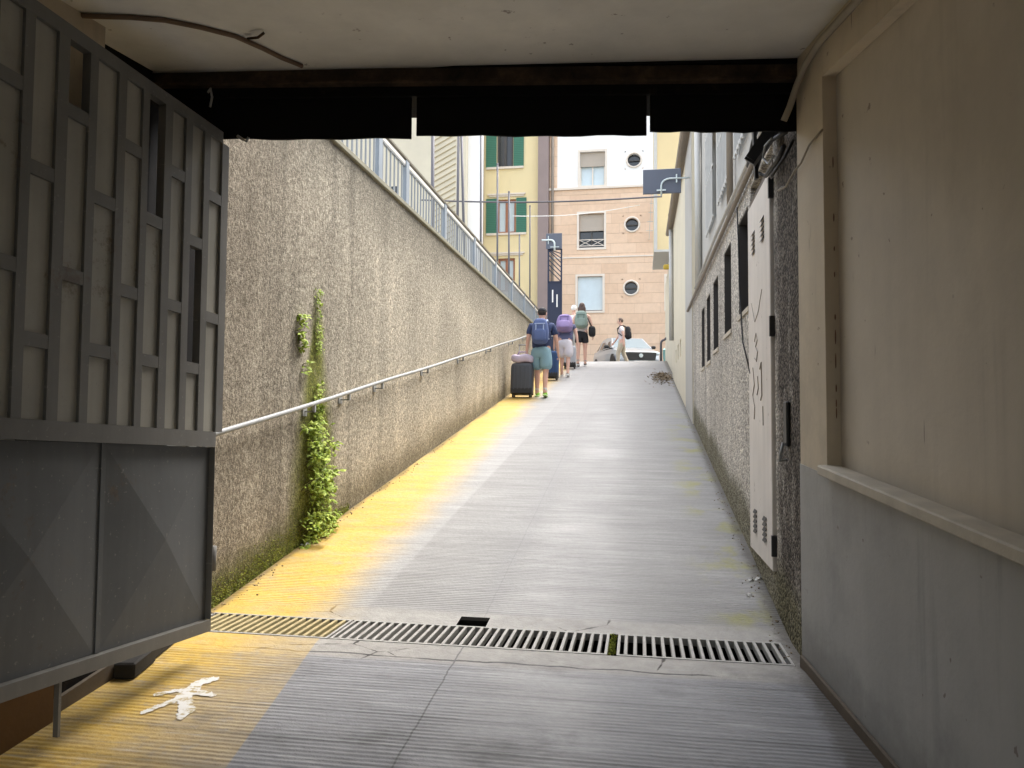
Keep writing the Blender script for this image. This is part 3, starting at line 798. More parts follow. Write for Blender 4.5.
for (a, b, c, d) in wins:
    x = XR+.12; mb = MB(); t = .035
    for (p, q) in (((a,c),(b,c+.012)),((a,d-.012),(b,d)),((a,c+.0125),(a+.012,d-.0125)),((b-.012,c+.0125),(b,d-.0125))):
        mb.box((XR+.004,p[0]+.001,p[1]+.001),(x-.001,q[0]-.001,q[1]-.001))  # dark lining added over the reveals so the recesses look dark
    for (p, q) in (((a,c),(b,c+t)),((a,d-t),(b,d)),((a,c+t),(a+t,d-t)),((b-t,c+t),(b,d-t)),(((a+b)/2-.015,c+t),((a+b)/2+.015,d-t))):
        mb.box((x,p[0]+.001,p[1]+.001),(x+.03,q[0]-.001,q[1]-.001))
    w_ = mb.build('window', M_FRAMED, wr)
    mb = MB(); mb.box((x+.031,a+.002,c+.002),(x+.037,b-.002,d-.002)); mb.build('pane', M_GLASS, w_)
    mb = MB(); mb.box((XR-.012,a-.03,c-.035),(XR+.118,b+.03,c-.001)); mb.build('sill', M_STONE, w_)
# white metal door
dr = empty('metal_door', (XR,(DY0+DY1)/2,DZ0), 'tall chipped white metal cupboard door set in the right wall', 'door')
mb = MB(); mb.box((XR-.022,DY0+.01,DZ0+.01),(XR+.012,DY1-.01,DZ1-.012)); mb.build('door_leaf', M_DOOR, dr, bevel=.004)
mb = MB(); mb.box((XR-.005,DY0-.002,DZ1),(XR+.2,DY1+.002,DZ1+.05)); mb.build('head_rail', M_SKIRT, dr)
for (yc, zc_) in ((DY0+.26,DZ1-.30),(DY1-.27,DZ1-.30),(DY0+.26,DZ0+.22),(DY1-.27,DZ0+.22)):
    mb = MB()
    for i in range(5):
        z = zc_+.032*(i-2); mb.hexa([(XR-.0235,yc-.055,z),(XR-.0235,yc+.055,z),(XR-.0225,yc+.055,z),(XR-.0225,yc-.055,z),(XR-.034,yc-.055,z-.012),(XR-.034,yc+.055,z-.012),(XR-.0225,yc+.055,z+.013),(XR-.0225,yc-.055,z+.013)])
    mb.build('vent', M_BLACK, dr)
for z in (DZ1-.12, (DZ0+DZ1)/2+.25, DZ0+.16):
    mb = MB(); mb.box((XR-.030,DY0-.018,z-.06),(XR-.001,DY0+.008,z+.06)); mb.build('hinge', M_BLACK, dr)
# scribbles on the door
mb = MB()
def scr(pts, r=.0035):
    mb.tube([(XR-.0235,DY0+y,DZ0+z) for y, z in pts], r, 5)
scr([(.62,1.42),(.55,1.47),(.50,1.42),(.57,1.38),(.49,1.34),(.54,1.28),(.62,1.31)]); scr([(.40,1.22),(.34,1.26),(.33,1.05),(.38,1.02)],.005)
scr([(.70,1.25),(.64,1.13),(.72,1.06),(.63,.98),(.66,.90)]); scr([(.50,1.18),(.47,1.10),(.53,1.06)]); scr([(.3,.98),(.29,.86)]); scr([(.75,1.7),(.6,1.55),(.45,1.6),(.3,1.72)], .002)
mb.build('graffiti', M_PIPEB, dr)
# hasp and patch on the jamb
q = on_x(789, 424, XR); mb = MB(); mb.box((XR-.022,q.y-.045,q.z-.12),(XR-.001,q.y+.045,q.z+.12)); r_ = tag(mb.build('lock_box', M_BLACK, bevel=.006), 'small black lock box bolted to the sooty right jamb', 'lock box')
mb = MB(); mb.tube([(XR-.03,q.y,q.z-.10),(XR-.045,q.y,q.z-.16),(XR-.05,q.y,q.z-.2),(XR-.01,q.y,q.z-.19)], .008, 8); mb.build('hasp', M_GALV, r_, smooth=True)
# broken lamp / cables under the lintel
q = on_x(776, 152, XR)
lp = empty('flood_lamp', q, 'smashed black flood lamp hanging under the lintel at the right jamb', 'lamp')
mb = MB(); rot = Matrix.Rotation(R(35),3,'Y') @ Matrix.Rotation(R(18),3,'X')
def rbx(mb, c, a, b):
    i = len(mb.v); mb.box(a, b)
    for j in range(i, len(mb.v)): mb.v[j] = V(c)+rot @ mb.v[j]
c = q+V((-.10,-.12,.0))
rbx(mb, c, (-.03,-.13,-.11),(.03,.13,-.095)); rbx(mb, c, (-.03,-.13,.095),(.03,.13,.11)); rbx(mb, c, (-.03,-.13,-.094),(.03,-.115,.094)); rbx(mb, c, (-.03,.115,-.094),(.03,.13,.094)); rbx(mb, c, (.02,-.114,-.094),(.03,.114,.094))
mb.build('housing', M_BLACK, lp)
mb = MB(); rbx(mb, c, (-.012,-.113,-.093),(-.008,.06,.093)); mb.build('lamp_glass', M_GALV, lp)
mb = MB(); mb.tube([c+V((.03,0,.05)), c+V((.06,.02,.12)), (XR-.002,c.y+.03,c.z+.14)], .014, 8); mb.bar(c+V((0,.2,-.13)),c+V((-.02,.14,.2)),.02,.05); mb.build('arm', M_BLACK, lp)
def cable(name, pts, r, mat, lab, cat='cable', group=None):
    mb = MB(); mb.tube(pts, r, 8); return tag(mb.build(name, mat, smooth=True), lab, cat, group)
j = on_x(792,128,XR)
cable('cable', [(XR-.01,3.95,2.6),(XR-.05,3.98,2.52),(XR-.09,4.1,2.47),(XR-.06,4.3,2.52),(XR-.02,4.42,2.6)], .008, M_CABLED, 'black cable looping below the lintel beside the flood lamp')
cable('cable', [W(.34,.004,2.50),W(.2,.012,2.47),W(.1,.016,2.41),W(.02,.02,2.39),(XR-.05,3.95,2.36),(XR-.07,4.05,2.37),(XR-.03,4.15,2.42)], .005, M_CABLE, 'thin pale wire drooping across the cream pillar head')
T = lambda px, py, d=.06: on_x(px, py, XR-d)
cable('cable', [T(786,132),T(772,140),T(760,158,.09),T(756,172,.08),T(766,176,.06),T(778,160,.05),T(784,146,.04)], .012, M_CABLED, 'thick black cable looped round the smashed flood lamp', 'cable')
cable('cable', [T(757,130,.03),T(753,142,.04),T(750,156,.04),T(748,166,.02)], .014, M_CABLED, 'short black hose hanging left of the smashed flood lamp', 'cable')
cable('wire_stub', [T(772,138,.10),T(765,146,.12),T(763,158,.12),T(768,164,.11),T(774,156,.10)], .006, M_GALV, 'pale bare wire dangling from the smashed flood lamp', 'wire')
# corner pipe along ceiling on the right wall
cable('conduit', [W(u,.035,2.875) for u in (5,3.5,2,1.2,.7,.4)]+[W(.22,.035,2.84),W(.12,.04,2.78),W(.05,.05,2.70),W(.02,.07,2.64)], .017, M_CABLE, 'pale conduit following the corner of ceiling and right wall', 'conduit')
# bowed old conduit scar across the ceiling
zcl = lambda px, py: on_plane(px, py, (0,3.6,2.935-.0947*0), (0,-.0947,1))
pts = [zcl(*p) for p in ((60,12),(93,14),(130,15),(165,18),(200,25),(235,34),(262,46),(282,56),(302,64))]
pts = [p-V((0,0,.010)) for p in pts]
cable('conduit', pts, .011, M_RUSTL, 'rusty bowed pipe running across the ceiling above the gate', 'conduit')
p = zcl(248,36)-V((0,0,.012)); p2 = zcl(258,31)-V((0,0,.03))
cable('hook', [p, p2, p2+V((.03,0,.02))], .006, M_RUST, 'small rusty hook on the bowed ceiling pipe', 'hook')
p = on_plane(210,100,CORNER,GV)
cable('hook', [p+V((0,-.02,.03)), p+V((.02,-.03,.045)), p+V((.03,-.03,.0)), p+V((.02,-.03,-.05))], .006, M_GALV, 'small pale wire hook on the black lintel near the gate top', 'hook')
p = on_plane(245,139,CORNER,GV)
cable('wire_stub', [p+V((-.03,-.02,.01)), p+V((0,-.02,-.01)), p+V((.02,-.02,-.02)), p+V((.03,-.02,.0))], .007, M_GALV, 'pale twist of wire under the left rubber flap', 'wire')

# conduits along the stucco wall
cz = lambda dz: [(XR-.03, y, 2.905+dz) for y in (4.1,5,6.5,8,10,12.1)]
cable('conduit', cz(0), .021, M_PIPEB, 'thick brown pipe along the top of the grey stucco wall', 'conduit')
cable('conduit', [(XR-.025,4.1,3.02)]+[(XR-.02,y,3.02+.02*math.sin(y)) for y in (5,6.5,7.6,8.1,9.5,10.6)], 0.017, M_PIPE, 'pale grey pipe above the brown pipe on the right wall', 'conduit')
cable('cable', [(XR-.02,6.1,2.86),(XR-.02,6.02,2.5),(XR-.025,5.95,2.2),(XR-.03,5.75,1.75),(XR-.02,5.45,1.5)], .006, M_CABLED, 'dark cable hanging down the grey wall by the first slit window')
# set-back upper wall
uw = empty('upper_wall', (XR+.4,7,3), 'pale grey rendered upper wall with pipes above the stucco wall', 'wall')
mb = MB(); XU = XR+.10
uwin = [(6.0+1.45*i, 6.9+1.45*i, 3.55, 4.75) for i in range(3)]
holed(mb, (XU,0,0),(0,1,0),(0,0,1),(-1,0,0), 3.9, YW, ZW, 5.6, uwin, .12)
mb.poly([(XU+.122,3.9,ZW),(XU+.122,YW,ZW),(XU+.122,YW,5.6),(XU+.122,3.9,5.6)])
mb.box((XU-.04,3.9,5.603),(XU+.35,YW,5.68))
mb.build('wall_body', M_GREYR, uw)
for a, b, c, d in uwin:
    mb = MB(); 
    for i in range(7):
        y = a+(b-a)*(i+.5)/7; mb.tube([(XU-.04,y,c-.05),(XU-.04,y,d+.05)], .011, 6)
    for z in (c, (c+d)/2, d): mb.bar((XU-.04,a-.05,z),(XU-.04,b+.05,z),.012,.03)
    w_ = mb.build('window_grille', M_PIPE, uw)
    mb = MB(); mb.box((XU+.08,a+.002,c+.002),(XU+.1,b-.002,d-.002)); mb.build('pane', M_GLASS, w_)
for y, r, mt in ((5.55,.035,M_PIPE),(7.15,.03,M_PIPEB),(10.9,.05,M_PIPE)):
    mb = MB(); mb.tube([(XU-.05,y,3.08),(XU-.05,y,5.55)], r, 10); mb.build('downpipe', mt, uw, smooth=True)

# ================================================================ FAR RIGHT CREAM BUILDING
cb = empty('cream_building', (XR,14.5,2), 'cream rendered building with an overhanging bay at the top right of the ramp', 'building')
mb = MB(); YB = 18.0
slots = []
for (pa, pb, t, b) in ((681.6,680.4,339,357),(679.2,678.2,344,360),(677,676.2,350,363)):
    slots.append((xr_pt(pa,350).y, xr_pt(pb,350).y, xr_pt((pa+pb)/2,b).z, xr_pt((pa+pb)/2,t).z))
XC = XR-.01
holed(mb, (XC,0,0),(0,1,0),(0,0,1),(-1,0,0), YW+.003, YB, 0, 5.6, slots, .1)
mb.poly([(XC,YB,0),(XC+6,YB,0),(XC+6,YB,5.6),(XC,YB,5.6)]); mb.poly([(XC,YW+.003,0),(XC+6,YW+.003,0),(XC+6,YW+.003,5.6),(XC,YW+.003,5.6)])
mb.poly([(XC+.101,YW+.1,0),(XC+.101,YB,0),(XC+.101,YB,5.6),(XC+.101,YW+.1,5.6)])
mb.poly([(XC,YW+.003,5.6),(XC+6,YW+.003,5.6),(XC+6,YB,5.6),(XC,YB,5.6)])
mb.build('wall_body', M_CREAM, cb)
mb = MB(); mb.box((XC-.07,YW+.003,5.605),(XC+.3,YB+.1,5.66)); mb.tube([(XC-.10,YW+.01,5.62),(XC-.10,YB+.1,5.62)], .05, 8); mb.build('gutter', M_PIPEB, cb)
# paler grey-white lower render band near the stucco
mb = MB(); mb.box((XC-.006,YW+.02,0),(XC-.001,12.9,5.59)); mb.build('render_patch', M_GREYR, cb)
mb = MB(); mb.tube([(XC-.05,YB-.6,3),(XC-.05,YB-.6,5.55)], .05, 10); mb.build('downpipe', M_PIPE, cb, smooth=True)
# bay at the far end, hanging over the street corner
yb = 20.5
a = on_y(655,250,yb); b = on_y(659,120,yb)
zb0 = a.z
mb = MB(); mb.box((a.x,yb,zb0),(5,yb+2.4,12.2)); mb.build('bay', M_CREAM2, cb)
mb = MB(); mb.box((a.x-.03,yb-.03,zb0-.06),(5,yb+2.4,zb0-.001)); mb.box((a.x-.03,yb-.03,zb0),(a.x+.06,yb-.001,12.2)); mb.build('bay_trim', M_PIPE, cb)
mb = MB(); mb.box((XC+.05,YB+.003,0),(5,24.3,5.5)); mb.build('end_wing', M_CREAM, cb)
p = on_x(671,258,XR-.05)
wlamp = empty('wall_lamp', on_y(672,215,17.6), 'small dark wall lamp on the cream building under the sign', 'lamp')
mb = MB(); q = wlamp.location; mb.blob(q+V((-.03,0,0)), .06,.06,.07, .8, 12, 8); mb.build('shade', M_FRAMED, wlamp, smooth=True)
mb = MB(); mb.tube([q+V((-.03,0,.05)), q+V((0,0,.14)), V((XC,q.y,q.z+.13))], .012, 6); mb.build('arm', M_FRAMED, wlamp)
yl_ = on_y(667,267,17.9)
mb = MB(); mb.blob(yl_, .09,.05,.06, .5, 12, 8); mb.bar(yl_+V((0,0,0)), V((XC,yl_.y,yl_.z)), .03)
tag(mb.build('warning_beacon', plain('amber_plastic', (.55,.38,.03), .4), smooth=False), 'small amber beacon on the corner of the cream building', 'beacon')

# ================================================================ SIGN BOARDS
def signboard(px0, py0, px1, py1, y, wall_x, lab, flip=1):
    a = on_y(px0, py1, y); b = on_y(px1, py0, y)
    r = empty('sign_board', ((a.x+b.x)/2,y,a.z), lab, 'sign', 'back-turned sign boards')
    mb = MB(); mb.box((a.x,y,a.z),(b.x,y+.04,b.z)); mb.build('panel', M_SIGN, r, bevel=.004)
    mb = MB(); w_ = b.x-a.x; h = b.z-a.z; t = .0012*y
    xs = a.x+w_*.48 if flip > 0 else b.x-w_*.45
    zt_ = a.z+h*.56
    k = 1 if flip > 0 else -1
    pts = [(xs,y-.035,a.z-h*.12),(xs,y-.035,a.z+h*.28)]
    for i in range(1, 6):
        t_ = math.pi/2*i/5; pts.append((xs+k*.13*(1-math.cos(t_)), y-.035, a.z+h*.28+(zt_-a.z-h*.28)*math.sin(t_)))
    pts.append((wall_x, y-.035, zt_))
    mb.tube(pts, t, 10)
    mb.build('bracket', M_BRKT, r, smooth=True)
    mb = MB(); mb.bar((xs-.006*y,y-.03,a.z+h*.1),(xs+.006*y,y-.03,a.z+h*.1),.02,.02); mb.build('clamp', M_BRKT, r); mb = MB(); mb.bar((xs+k*w_*.4,y-.03,zt_-.0055*y),(xs+k*w_*.4,y-.03,zt_+.0055*y),.02,.02); mb.build('clamp', M_BRKT, r)
    return r
signboard(643,168,681,194,11.7,XC-.0,'large slate blue sign board seen from behind on the right wall')
signboard(546,233,562,249,23.4,on_y(545,240,23.4).x-.1,'small slate blue sign board above the blue gate',-1)
# blue gate at the head of the ramp
YG = 23.5
bg = empty('blue_gate', on_y(555,308,YG), 'blue barred gate standing open at the left head of the ramp', 'gate')
a = on_y(548,358,YG); b = on_y(561.5,249,YG); mid = on_y(555,282,YG).z; 
mb = MB(); t = .05
for p, q in (((a.x,a.z),(a.x,b.z)),((b.x,a.z),(b.x,b.z)),((a.x,b.z),(b.x,b.z)),((a.x,mid),(b.x,mid))): mb.bar((p[0],YG,p[1]),(q[0],YG,q[1]),t,t)
mb.build('frame', M_BLUE, bg)
mb = MB()
for i in range(7):
    z = mid+(b.z-mid)*i/7; mb.bar((b.x,YG,z),(a.x,YG,min(z+.42,b.z)),.02,.03)
mb.build('diagonal_bars', M_BLUE, bg)
mb = MB(); mb.box((a.x+.026,YG-.01,a.z),(b.x-.026,YG+.01,mid-.026)); mb.build('sheet', M_BLUE, bg)
mb = MB(); mb.box((a.x+.12,YG-.016,mid-.65),(a.x+.16,YG-.0105,mid-.25)); mb.box((a.x+.26,YG-.016,mid-.8),(a.x+.30,YG-.0105,mid-.4)); mb.build('white_stripe', M_WHITE, bg)

# ================================================================ BACK BUILDINGS
YF = 34.0
def rect(px0, px1, py0, py1, y=YF): a = on_y(px0, py1, y); b = on_y(px1, py0, y); return (a.x, b.x, a.z, b.z)
sb_ = empty('stone_building', (-1,YF,ZS), 'four storey building with peach stone cladding and porthole windows', 'building')
wn = [rect(580,605,151,186), rect(579,604,213,248), rect(577.5,602.5,276,311), rect(666.5,674,276,309)]
ph = [(634,160),(632,224.5),(631,288)]
X0 = on_y(549,300,YF).x; X1 = 14.0; ZTOP = 19
zmid = on_y(600,187.5,YF).z; xs = on_y(557.5,160,YF).x; xe_ = on_y(657,160,YF).x+2
pr = .30
phr = [(on_y(px,py,YF)) for px, py in ph]
holes = wn+[(p.x-pr-.12,p.x+pr+.12,p.z-pr-.12,p.z+pr+.12) for p in phr]
mb = MB()
for k_, (u0_, u1_, v0_, v1_) in enumerate(((X0,X1,ZS-.2,zmid),(X0,xs,zmid,ZTOP),(xs,X1,zmid,ZTOP))):
    mb.cur = 1 if k_ == 2 else 0
    hs = [h for h in holes if h[0] >= u0_-.01 and h[1] <= u1_+.01 and h[2] >= v0_-.01 and h[3] <= v1_+.01]
    holed(mb, (0,YF,0),(1,0,0),(0,0,1),(0,-1,0), u0_,u1_,v0_,v1_, hs, .28)
mb.cur = 0
mb.box((X0+.01,YF+.29,ZS-.2),(X1,YF+10,ZTOP)); 
mb.poly([(X0,YF,ZS-.2),(X0,YF+.3,ZS-.2),(X0,YF+.3,ZTOP),(X0,YF,ZTOP)])
mb.build('wall', [M_ASH, M_WHITE], sb_)
for k_, (a, b, c, d) in enumerate(wn):
    t = .10; mb = MB(); y = YF-.03
    for p, q in (((a-t,c-t),(b+t,c)),((a-t,d),(b+t,d+t)),((a-t,c),(a,d)),((b,c),(b+t,d))): mb.box((p[0]+.001,y,p[1]+.001),(q[0]-.001,YF-.002,q[1]-.001))
    w_ = mb.build('window', M_FRAMEW, sb_)
    mb = MB()
    for p, q in (((a,c),(a+.05,d)),((b-.05,c),(b,d)),((a+.05,d-.05),(b-.05,d)),((a+.05,c),(b-.05,c+.05)),(((a+b)/2-.03,c+.05),((a+b)/2+.03,d-.05))): mb.box((p[0]+.001,YF+.15,p[1]+.001),(q[0]-.001,YF+.2,q[1]-.001))
    if k_ != 3: mb.build('frame', M_FRAMED if k_ else M_FRAMEW, w_)
    f_ = (.42, .5, .97, .5)[k_]
    mb = MB(); mb.box((a+.002,YF+.22,c+.002),(b-.002,YF+.24,d-.002)); mb.build('pane', (M_CURT, M_GLASS, M_CURT, M_CURT)[k_], w_)
    mb = MB(); mb.box((a+.004,YF+.10,d-(d-c)*f_),(b-.004,YF+.13,d-.004)); mb.build('blind', M_CURT if k_ == 2 else M_BLIND, w_)
    if k_ == 1:
        mb = MB(); z0_, z1_ = c+.08, c+.36
        for z in (z0_, z1_): mb.bar((a,YF-.02,z),(b,YF-.02,z),.03,.03)
        mb.bar((a,YF-.02,z0_),((a+b)/2,YF-.02,z1_),.02,.02); mb.bar(((a+b)/2,YF-.02,z1_),(b,YF-.02,z0_),.02,.02); mb.bar((a,YF-.02,z1_),((a+b)/2,YF-.02,z0_),.02,.02); mb.bar(((a+b)/2,YF-.02,z0_),(b,YF-.02,z1_),.02,.02)
        mb.build('guard_rail', M_FRAMEW, w_)
for i, p in enumerate(phr):
    mb = MB(); n_ = 32; o_ = []; i_ = []; ib = []
    for k_ in range(n_):
        t = 2*math.pi*(k_+.5)/n_; c_, s_ = math.cos(t), math.sin(t); mx_ = max(abs(c_), abs(s_)); h_ = pr+.12
        o_.append((p.x+c_/mx_*h_,YF-.001,p.z+s_/mx_*h_)); i_.append((p.x+c_*pr,YF-.001,p.z+s_*pr)); ib.append((p.x+c_*pr,YF+.27,p.z+s_*pr))
    for k_ in range(n_):
        l = (k_+1) % n_; mb.poly([o_[k_],o_[l],i_[l],i_[k_]]); mb.poly([i_[k_],i_[l],ib[l],ib[k_]])
    mb.build('porthole_surround', M_WHITE if i == 0 else M_ASH, sb_)
    mb = MB(); mb.ring((p.x,YF-.01,p.z),(0,1,0),pr+.03,.045); w_ = mb.build('porthole', M_FRAMEW, sb_, smooth=True)
    mb = MB(); mb.disc((p.x,YF+.18,p.z),(0,1,0),pr-.002,.02,32); mb.build('pane', M_GLASS, w_)
    mb = MB(); mb.bar((p.x-pr,YF+.12,p.z),(p.x+pr,YF+.12,p.z),.05,.05); mb.build('glazing_bar', M_FRAMED, w_)
mb = MB(); mb.box((X0-.02,YF-.07,zmid-.06),(X1,YF-.002,zmid+.04)); z = on_y(600,257,YF).z; mb.box((X0-.02,YF-.03,z-.03),(X1,YF-.002,z+.03)); mb.build('string_course', M_FRAMEW, sb_)
a = on_y(538,300,YF).x; mb = MB(); mb.box((a,YF-.25,ZS-.2),(X0-.022,YF+2,ZTOP)); mb.build('corner_pier', M_PIER, sb_)
x = on_y(552.5,250,YF).x; mb = MB(); mb.tube([(x,YF-.07,ZS),(x,YF-.07,ZTOP)], .06, 8); mb.build('downpipe', M_PIPEB, sb_, smooth=True)

# yellow building
yb_ = empty('yellow_building', (-7,YF,ZS), 'yellow rendered house with green louvred shutters', 'building')
YY = YF+.1
wy = [rect(497,513.5,122,167.5,YY), rect(497,516,199,233.5,YY), rect(498,515,258,292,YY)]
mb = MB(); xa = on_y(480,200,YY).x; xb_ = a-.003
holed(mb, (0,YY,0),(1,0,0),(0,0,1),(0,-1,0), xa, xb_, ZS-.2, ZTOP, wy, .25)
mb.box((xa,YY+.26,ZS-.2),(xb_,YY+8,ZTOP)); mb.poly([(xa,YY,ZS-.2),(xa,YY+.27,ZS-.2),(xa,YY+.27,ZTOP),(xa,YY,ZTOP)])
mb.build('wall', M_YELLOW, yb_)
for k_, (p, q, c, d) in enumerate(wy):
    mb = MB(); fm = M_WOODF if k_ else M_FRAMED; tt = .09
    for (s0, s1) in (((p,c),(p+tt,d)),((q-tt,c),(q,d)),((p+tt,c),(q-tt,c+tt)),((p+tt,d-tt),(q-tt,d)),(((p+q)/2-.06,c+tt),((p+q)/2+.06,d-tt))): mb.box((s0[0]+.001,YY+.08,s0[1]+.001),(s1[0]-.001,YY+.14,s1[1]-.001))
    w_ = mb.build('window', fm, yb_)
    mb = MB(); mb.box((p+.002,YY+.15,c+.002),(q-.002,YY+.17,d-.002)); mb.build('pane', M_GLASS if k_ == 0 else M_CURT, w_)
    mb = MB(); mb.box((p-.5,YY-.09,c-.10),(q+.5,YY-.002,c-.002)); mb.build('sill', M_FRAMEW, w_)
    if k_: mb = MB(); mb.box((p-.45,YY-.10,d+.20),(q+.45,YY-.002,d+.27)); mb.box((p-.38,YY-.06,d+.12),(q+.38,YY-.002,d+.198)); mb.build('head_moulding', M_FRAMEW, w_)
    if k_ < 2:
        for sx0, sx1 in ((p-.52,p-.02),(q+.02,q+.50)):
            mb = MB(); mb.box((sx0,YY-.06,c-.02),(sx1,YY-.012,d+.04)); mb.build('shutter', M_SHUT, w_)
x = xa+.12; mb = MB(); mb.tube([(x,YY-.08,ZS),(x,YY-.08,ZTOP)], .07, 8); mb.build('downpipe', M_PIER, yb_, smooth=True)

# pale building on the left behind the railing
YP = 31.0
pb_ = empty('pale_building', (-10,YP,ZS), 'pale cream house wall seen through the railing on the left', 'building')
xr_ = on_y(479,200,YP).x; xw_ = on_y(466,200,YP).x; xl_ = -26
mb = MB(); mb.box((xl_,YP,ZS),(xw_,YP+6,16)); mb.build('wall', M_CREAM, pb_)
mb = MB(); mb.box((xw_+.002,YP+.3,ZS),(xr_-.05,YP+1.1,16)); mb.build('white_wing', M_WHITE, pb_)
p0 = on_y(432,140,YP); p1 = on_y(455,240,YP)
mb = MB()
for i in range(26):
    z = p1.z-.6+(i*.26); mb.bar((p0.x,YP-.03,z),(p1.x,YP-.03,z+.55),.03,.03)
mb.build('lattice', plain('lattice_wood', (.45,.37,.22), .8), pb_)
mb = MB(); mb.box((on_y(380,200,YP).x,YP-.02,on_y(0,260,YP).z),(on_y(398,200,YP).x,YP-.002,on_y(0,205,YP).z)); mb.build('window', M_GLASS, pb_)

# poles in the yard behind the railing
def pole(px, py_top, py_bot, y, r, lab, tilt=0):
    a = on_y(px, py_bot, y); b = on_y(px+tilt, py_top, y); mb = MB()
    r = r*.75; mb.tube([V((a.x,y,ZC-.12)) if a.z > ZC-.1 else a, b], r, 8); mb.blob(b, r*1.25, r*1.25, r*1.1, 1, 8, 6)
    tag(mb.build('pole', M_POLE, smooth=True), lab, 'pole', 'thin poles behind the railing')
pole(433,110,230,13.5,.045,'pale pole rising from the railing left of the lattice')
pole(457,110,240,14,.035,'left leg of the crossed dark poles behind the railing',2)
pole(466,110,245,14,.035,'right leg of the crossed dark poles behind the railing',-5)
pole(481,110,270,16,.03,'tall dark pole at the left edge of the yellow house')
pole(497.5,164,285,17,.03,'dark pole in front of the left green shutter')
pole(509,192,295,17.5,.03,'dark pole in front of the brown window frame')
pole(519.5,235,300,18.5,.025,'short thin pole below the right green shutter')
pole(530,206,305,19,.025,'thin pole on the bare yellow wall beside the corner pier')
# overhead wires
a, b = on_y(420,200,19), on_y(662,196.5,19); pts = [a.lerp(b, i/12)-V((0,0,.10*math.sin(math.pi*i/12))) for i in range(13)]
cable('overhead_wire', pts, .022, M_POLE, 'thick grey wire strung across the alley before the houses', 'wire')
a, b = on_y(513,216,22), on_y(640,205,22); pts = [a.lerp(b, i/12)-V((0,0,.12*math.sin(math.pi*i/12))) for i in range(13)]
cable('overhead_wire', pts, .010, M_WHITE, 'thin white wire crossing above the small sign board', 'wire')
for i in range(3):
    a, b = on_y(560+0*i,190+22*i,30), on_y(653,186+20*i,30)

# iron scroll grille / bars at right of facade
mb = MB()
for i in range(6):
    z0_ = on_y(650,232-9*i,YF).z; xq = on_y(646+1.2*i,200,YF).x
    mb.bar((xq,YF-.25,z0_),(xq+.5,YF-.25,z0_),.02,.02)
mb.bar((on_y(649,240,YF).x,YF-.25,on_y(649,240,YF).z),(on_y(652,188,YF).x,YF-.25,on_y(652,188,YF).z),.02,.02)
mb.bar((on_y(654,240,YF).x,YF-.25,on_y(654,240,YF).z),(on_y(656,188,YF).x,YF-.25,on_y(656,188,YF).z),.02,.02)
mb.bar((on_y(649,240,YF).x,YF-.25,on_y(649,240,YF).z),(on_y(649,240,YF).x,YF,on_y(649,240,YF).z),.02,.02)
tag(mb.build('wall_ladder', M_PIPE), 'thin iron rungs fixed to the stone facade beside the bay', 'ladder')

# ================================================================ STREET: bent rail, bin, leaves
yq = 23.5; a = on_y(661,361,yq); b = on_y(661.5,340,yq); c = on_y(671,334,yq)
mb = MB(); pts = [(a.x,yq,ground(yq)-.05),(a.x,yq,b.z-.12)]
for i in range(1, 6):
    t = math.pi/2*i/5; pts.append((a.x+.1*(1-math.cos(t)),yq,b.z-.12+.12*math.sin(t)))
pts.append((c.x,yq,c.z)); mb.tube(pts, .035, 10)
tag(mb.build('bent_rail', M_POLE, smooth=True), 'bent grey guard pipe by the right wall at the ramp head', 'rail')
def bin_():
    y = 26.5; a = on_y(663,360,y); b = on_y(674,349,y)
    r = empty('waste_bin', ((a.x+b.x)/2,y,ZS), 'teal waste bin on the street behind the bent guard pipe', 'bin')
    mt = plain('teal_plastic', (.22,.42,.40), .5); h = b.z-ZS; w_ = (b.x-a.x)
    cx = (a.x+b.x)/2; mb = MB()
    f = w_/2
    mb.hexa([(cx-f*.85,y-.3,ZS+.1),(cx+f*.85,y-.3,ZS+.1),(cx+f*.85,y+.3,ZS+.1),(cx-f*.85,y+.3,ZS+.1),(cx-f,y-.36,ZS+h*.88),(cx+f,y-.36,ZS+h*.88),(cx+f,y+.36,ZS+h*.88),(cx-f,y+.36,ZS+h*.88)])
    mb.build('body', mt, r, bevel=.01)
    mb = MB(); mb.hexa([(cx-f*1.04,y-.4,ZS+h*.885),(cx+f*1.04,y-.4,ZS+h*.885),(cx+f*1.04,y+.38,ZS+h*.885),(cx-f*1.04,y+.38,ZS+h*.885),(cx-f*.95,y-.3,ZS+h),(cx+f*.95,y-.3,ZS+h),(cx+f*.95,y+.38,ZS+h),(cx-f*.95,y+.38,ZS+h)])
    mb.build('lid', mt, r, bevel=.01)
    for s_ in (-1, 1):
        mb = MB(); mb.disc((cx+s_*f*.7,y+.25,ZS+.1),(1,0,0),.1,.05); mb.build('wheel', M_BLACK, r)
bin_()
mb = MB()
for i in range(900):
    a_ = random.uniform(0, 2*math.pi); r_ = abs(random.gauss(0,.5)); x = .55+math.cos(a_)*r_*.28; y = 17.9+math.sin(a_)*r_*1.3
    if x > XR-.03: x = XR-.03-random.random()*.1
    h = max(0, .09*(1-r_))*random.random()
    mb.leaf((x,y,ground(y)+.004+h), (random.uniform(-1,1),random.uniform(-1,1),random.uniform(-.1,.5)), (random.uniform(-.5,.5),random.uniform(-.5,.5),1), random.uniform(.04,.09), random.uniform(.025,.05))
tag(mb.build('leaf_heap', M_DRY), 'heap of dry brown leaves against the right wall near the top', 'leaves', kind='stuff')

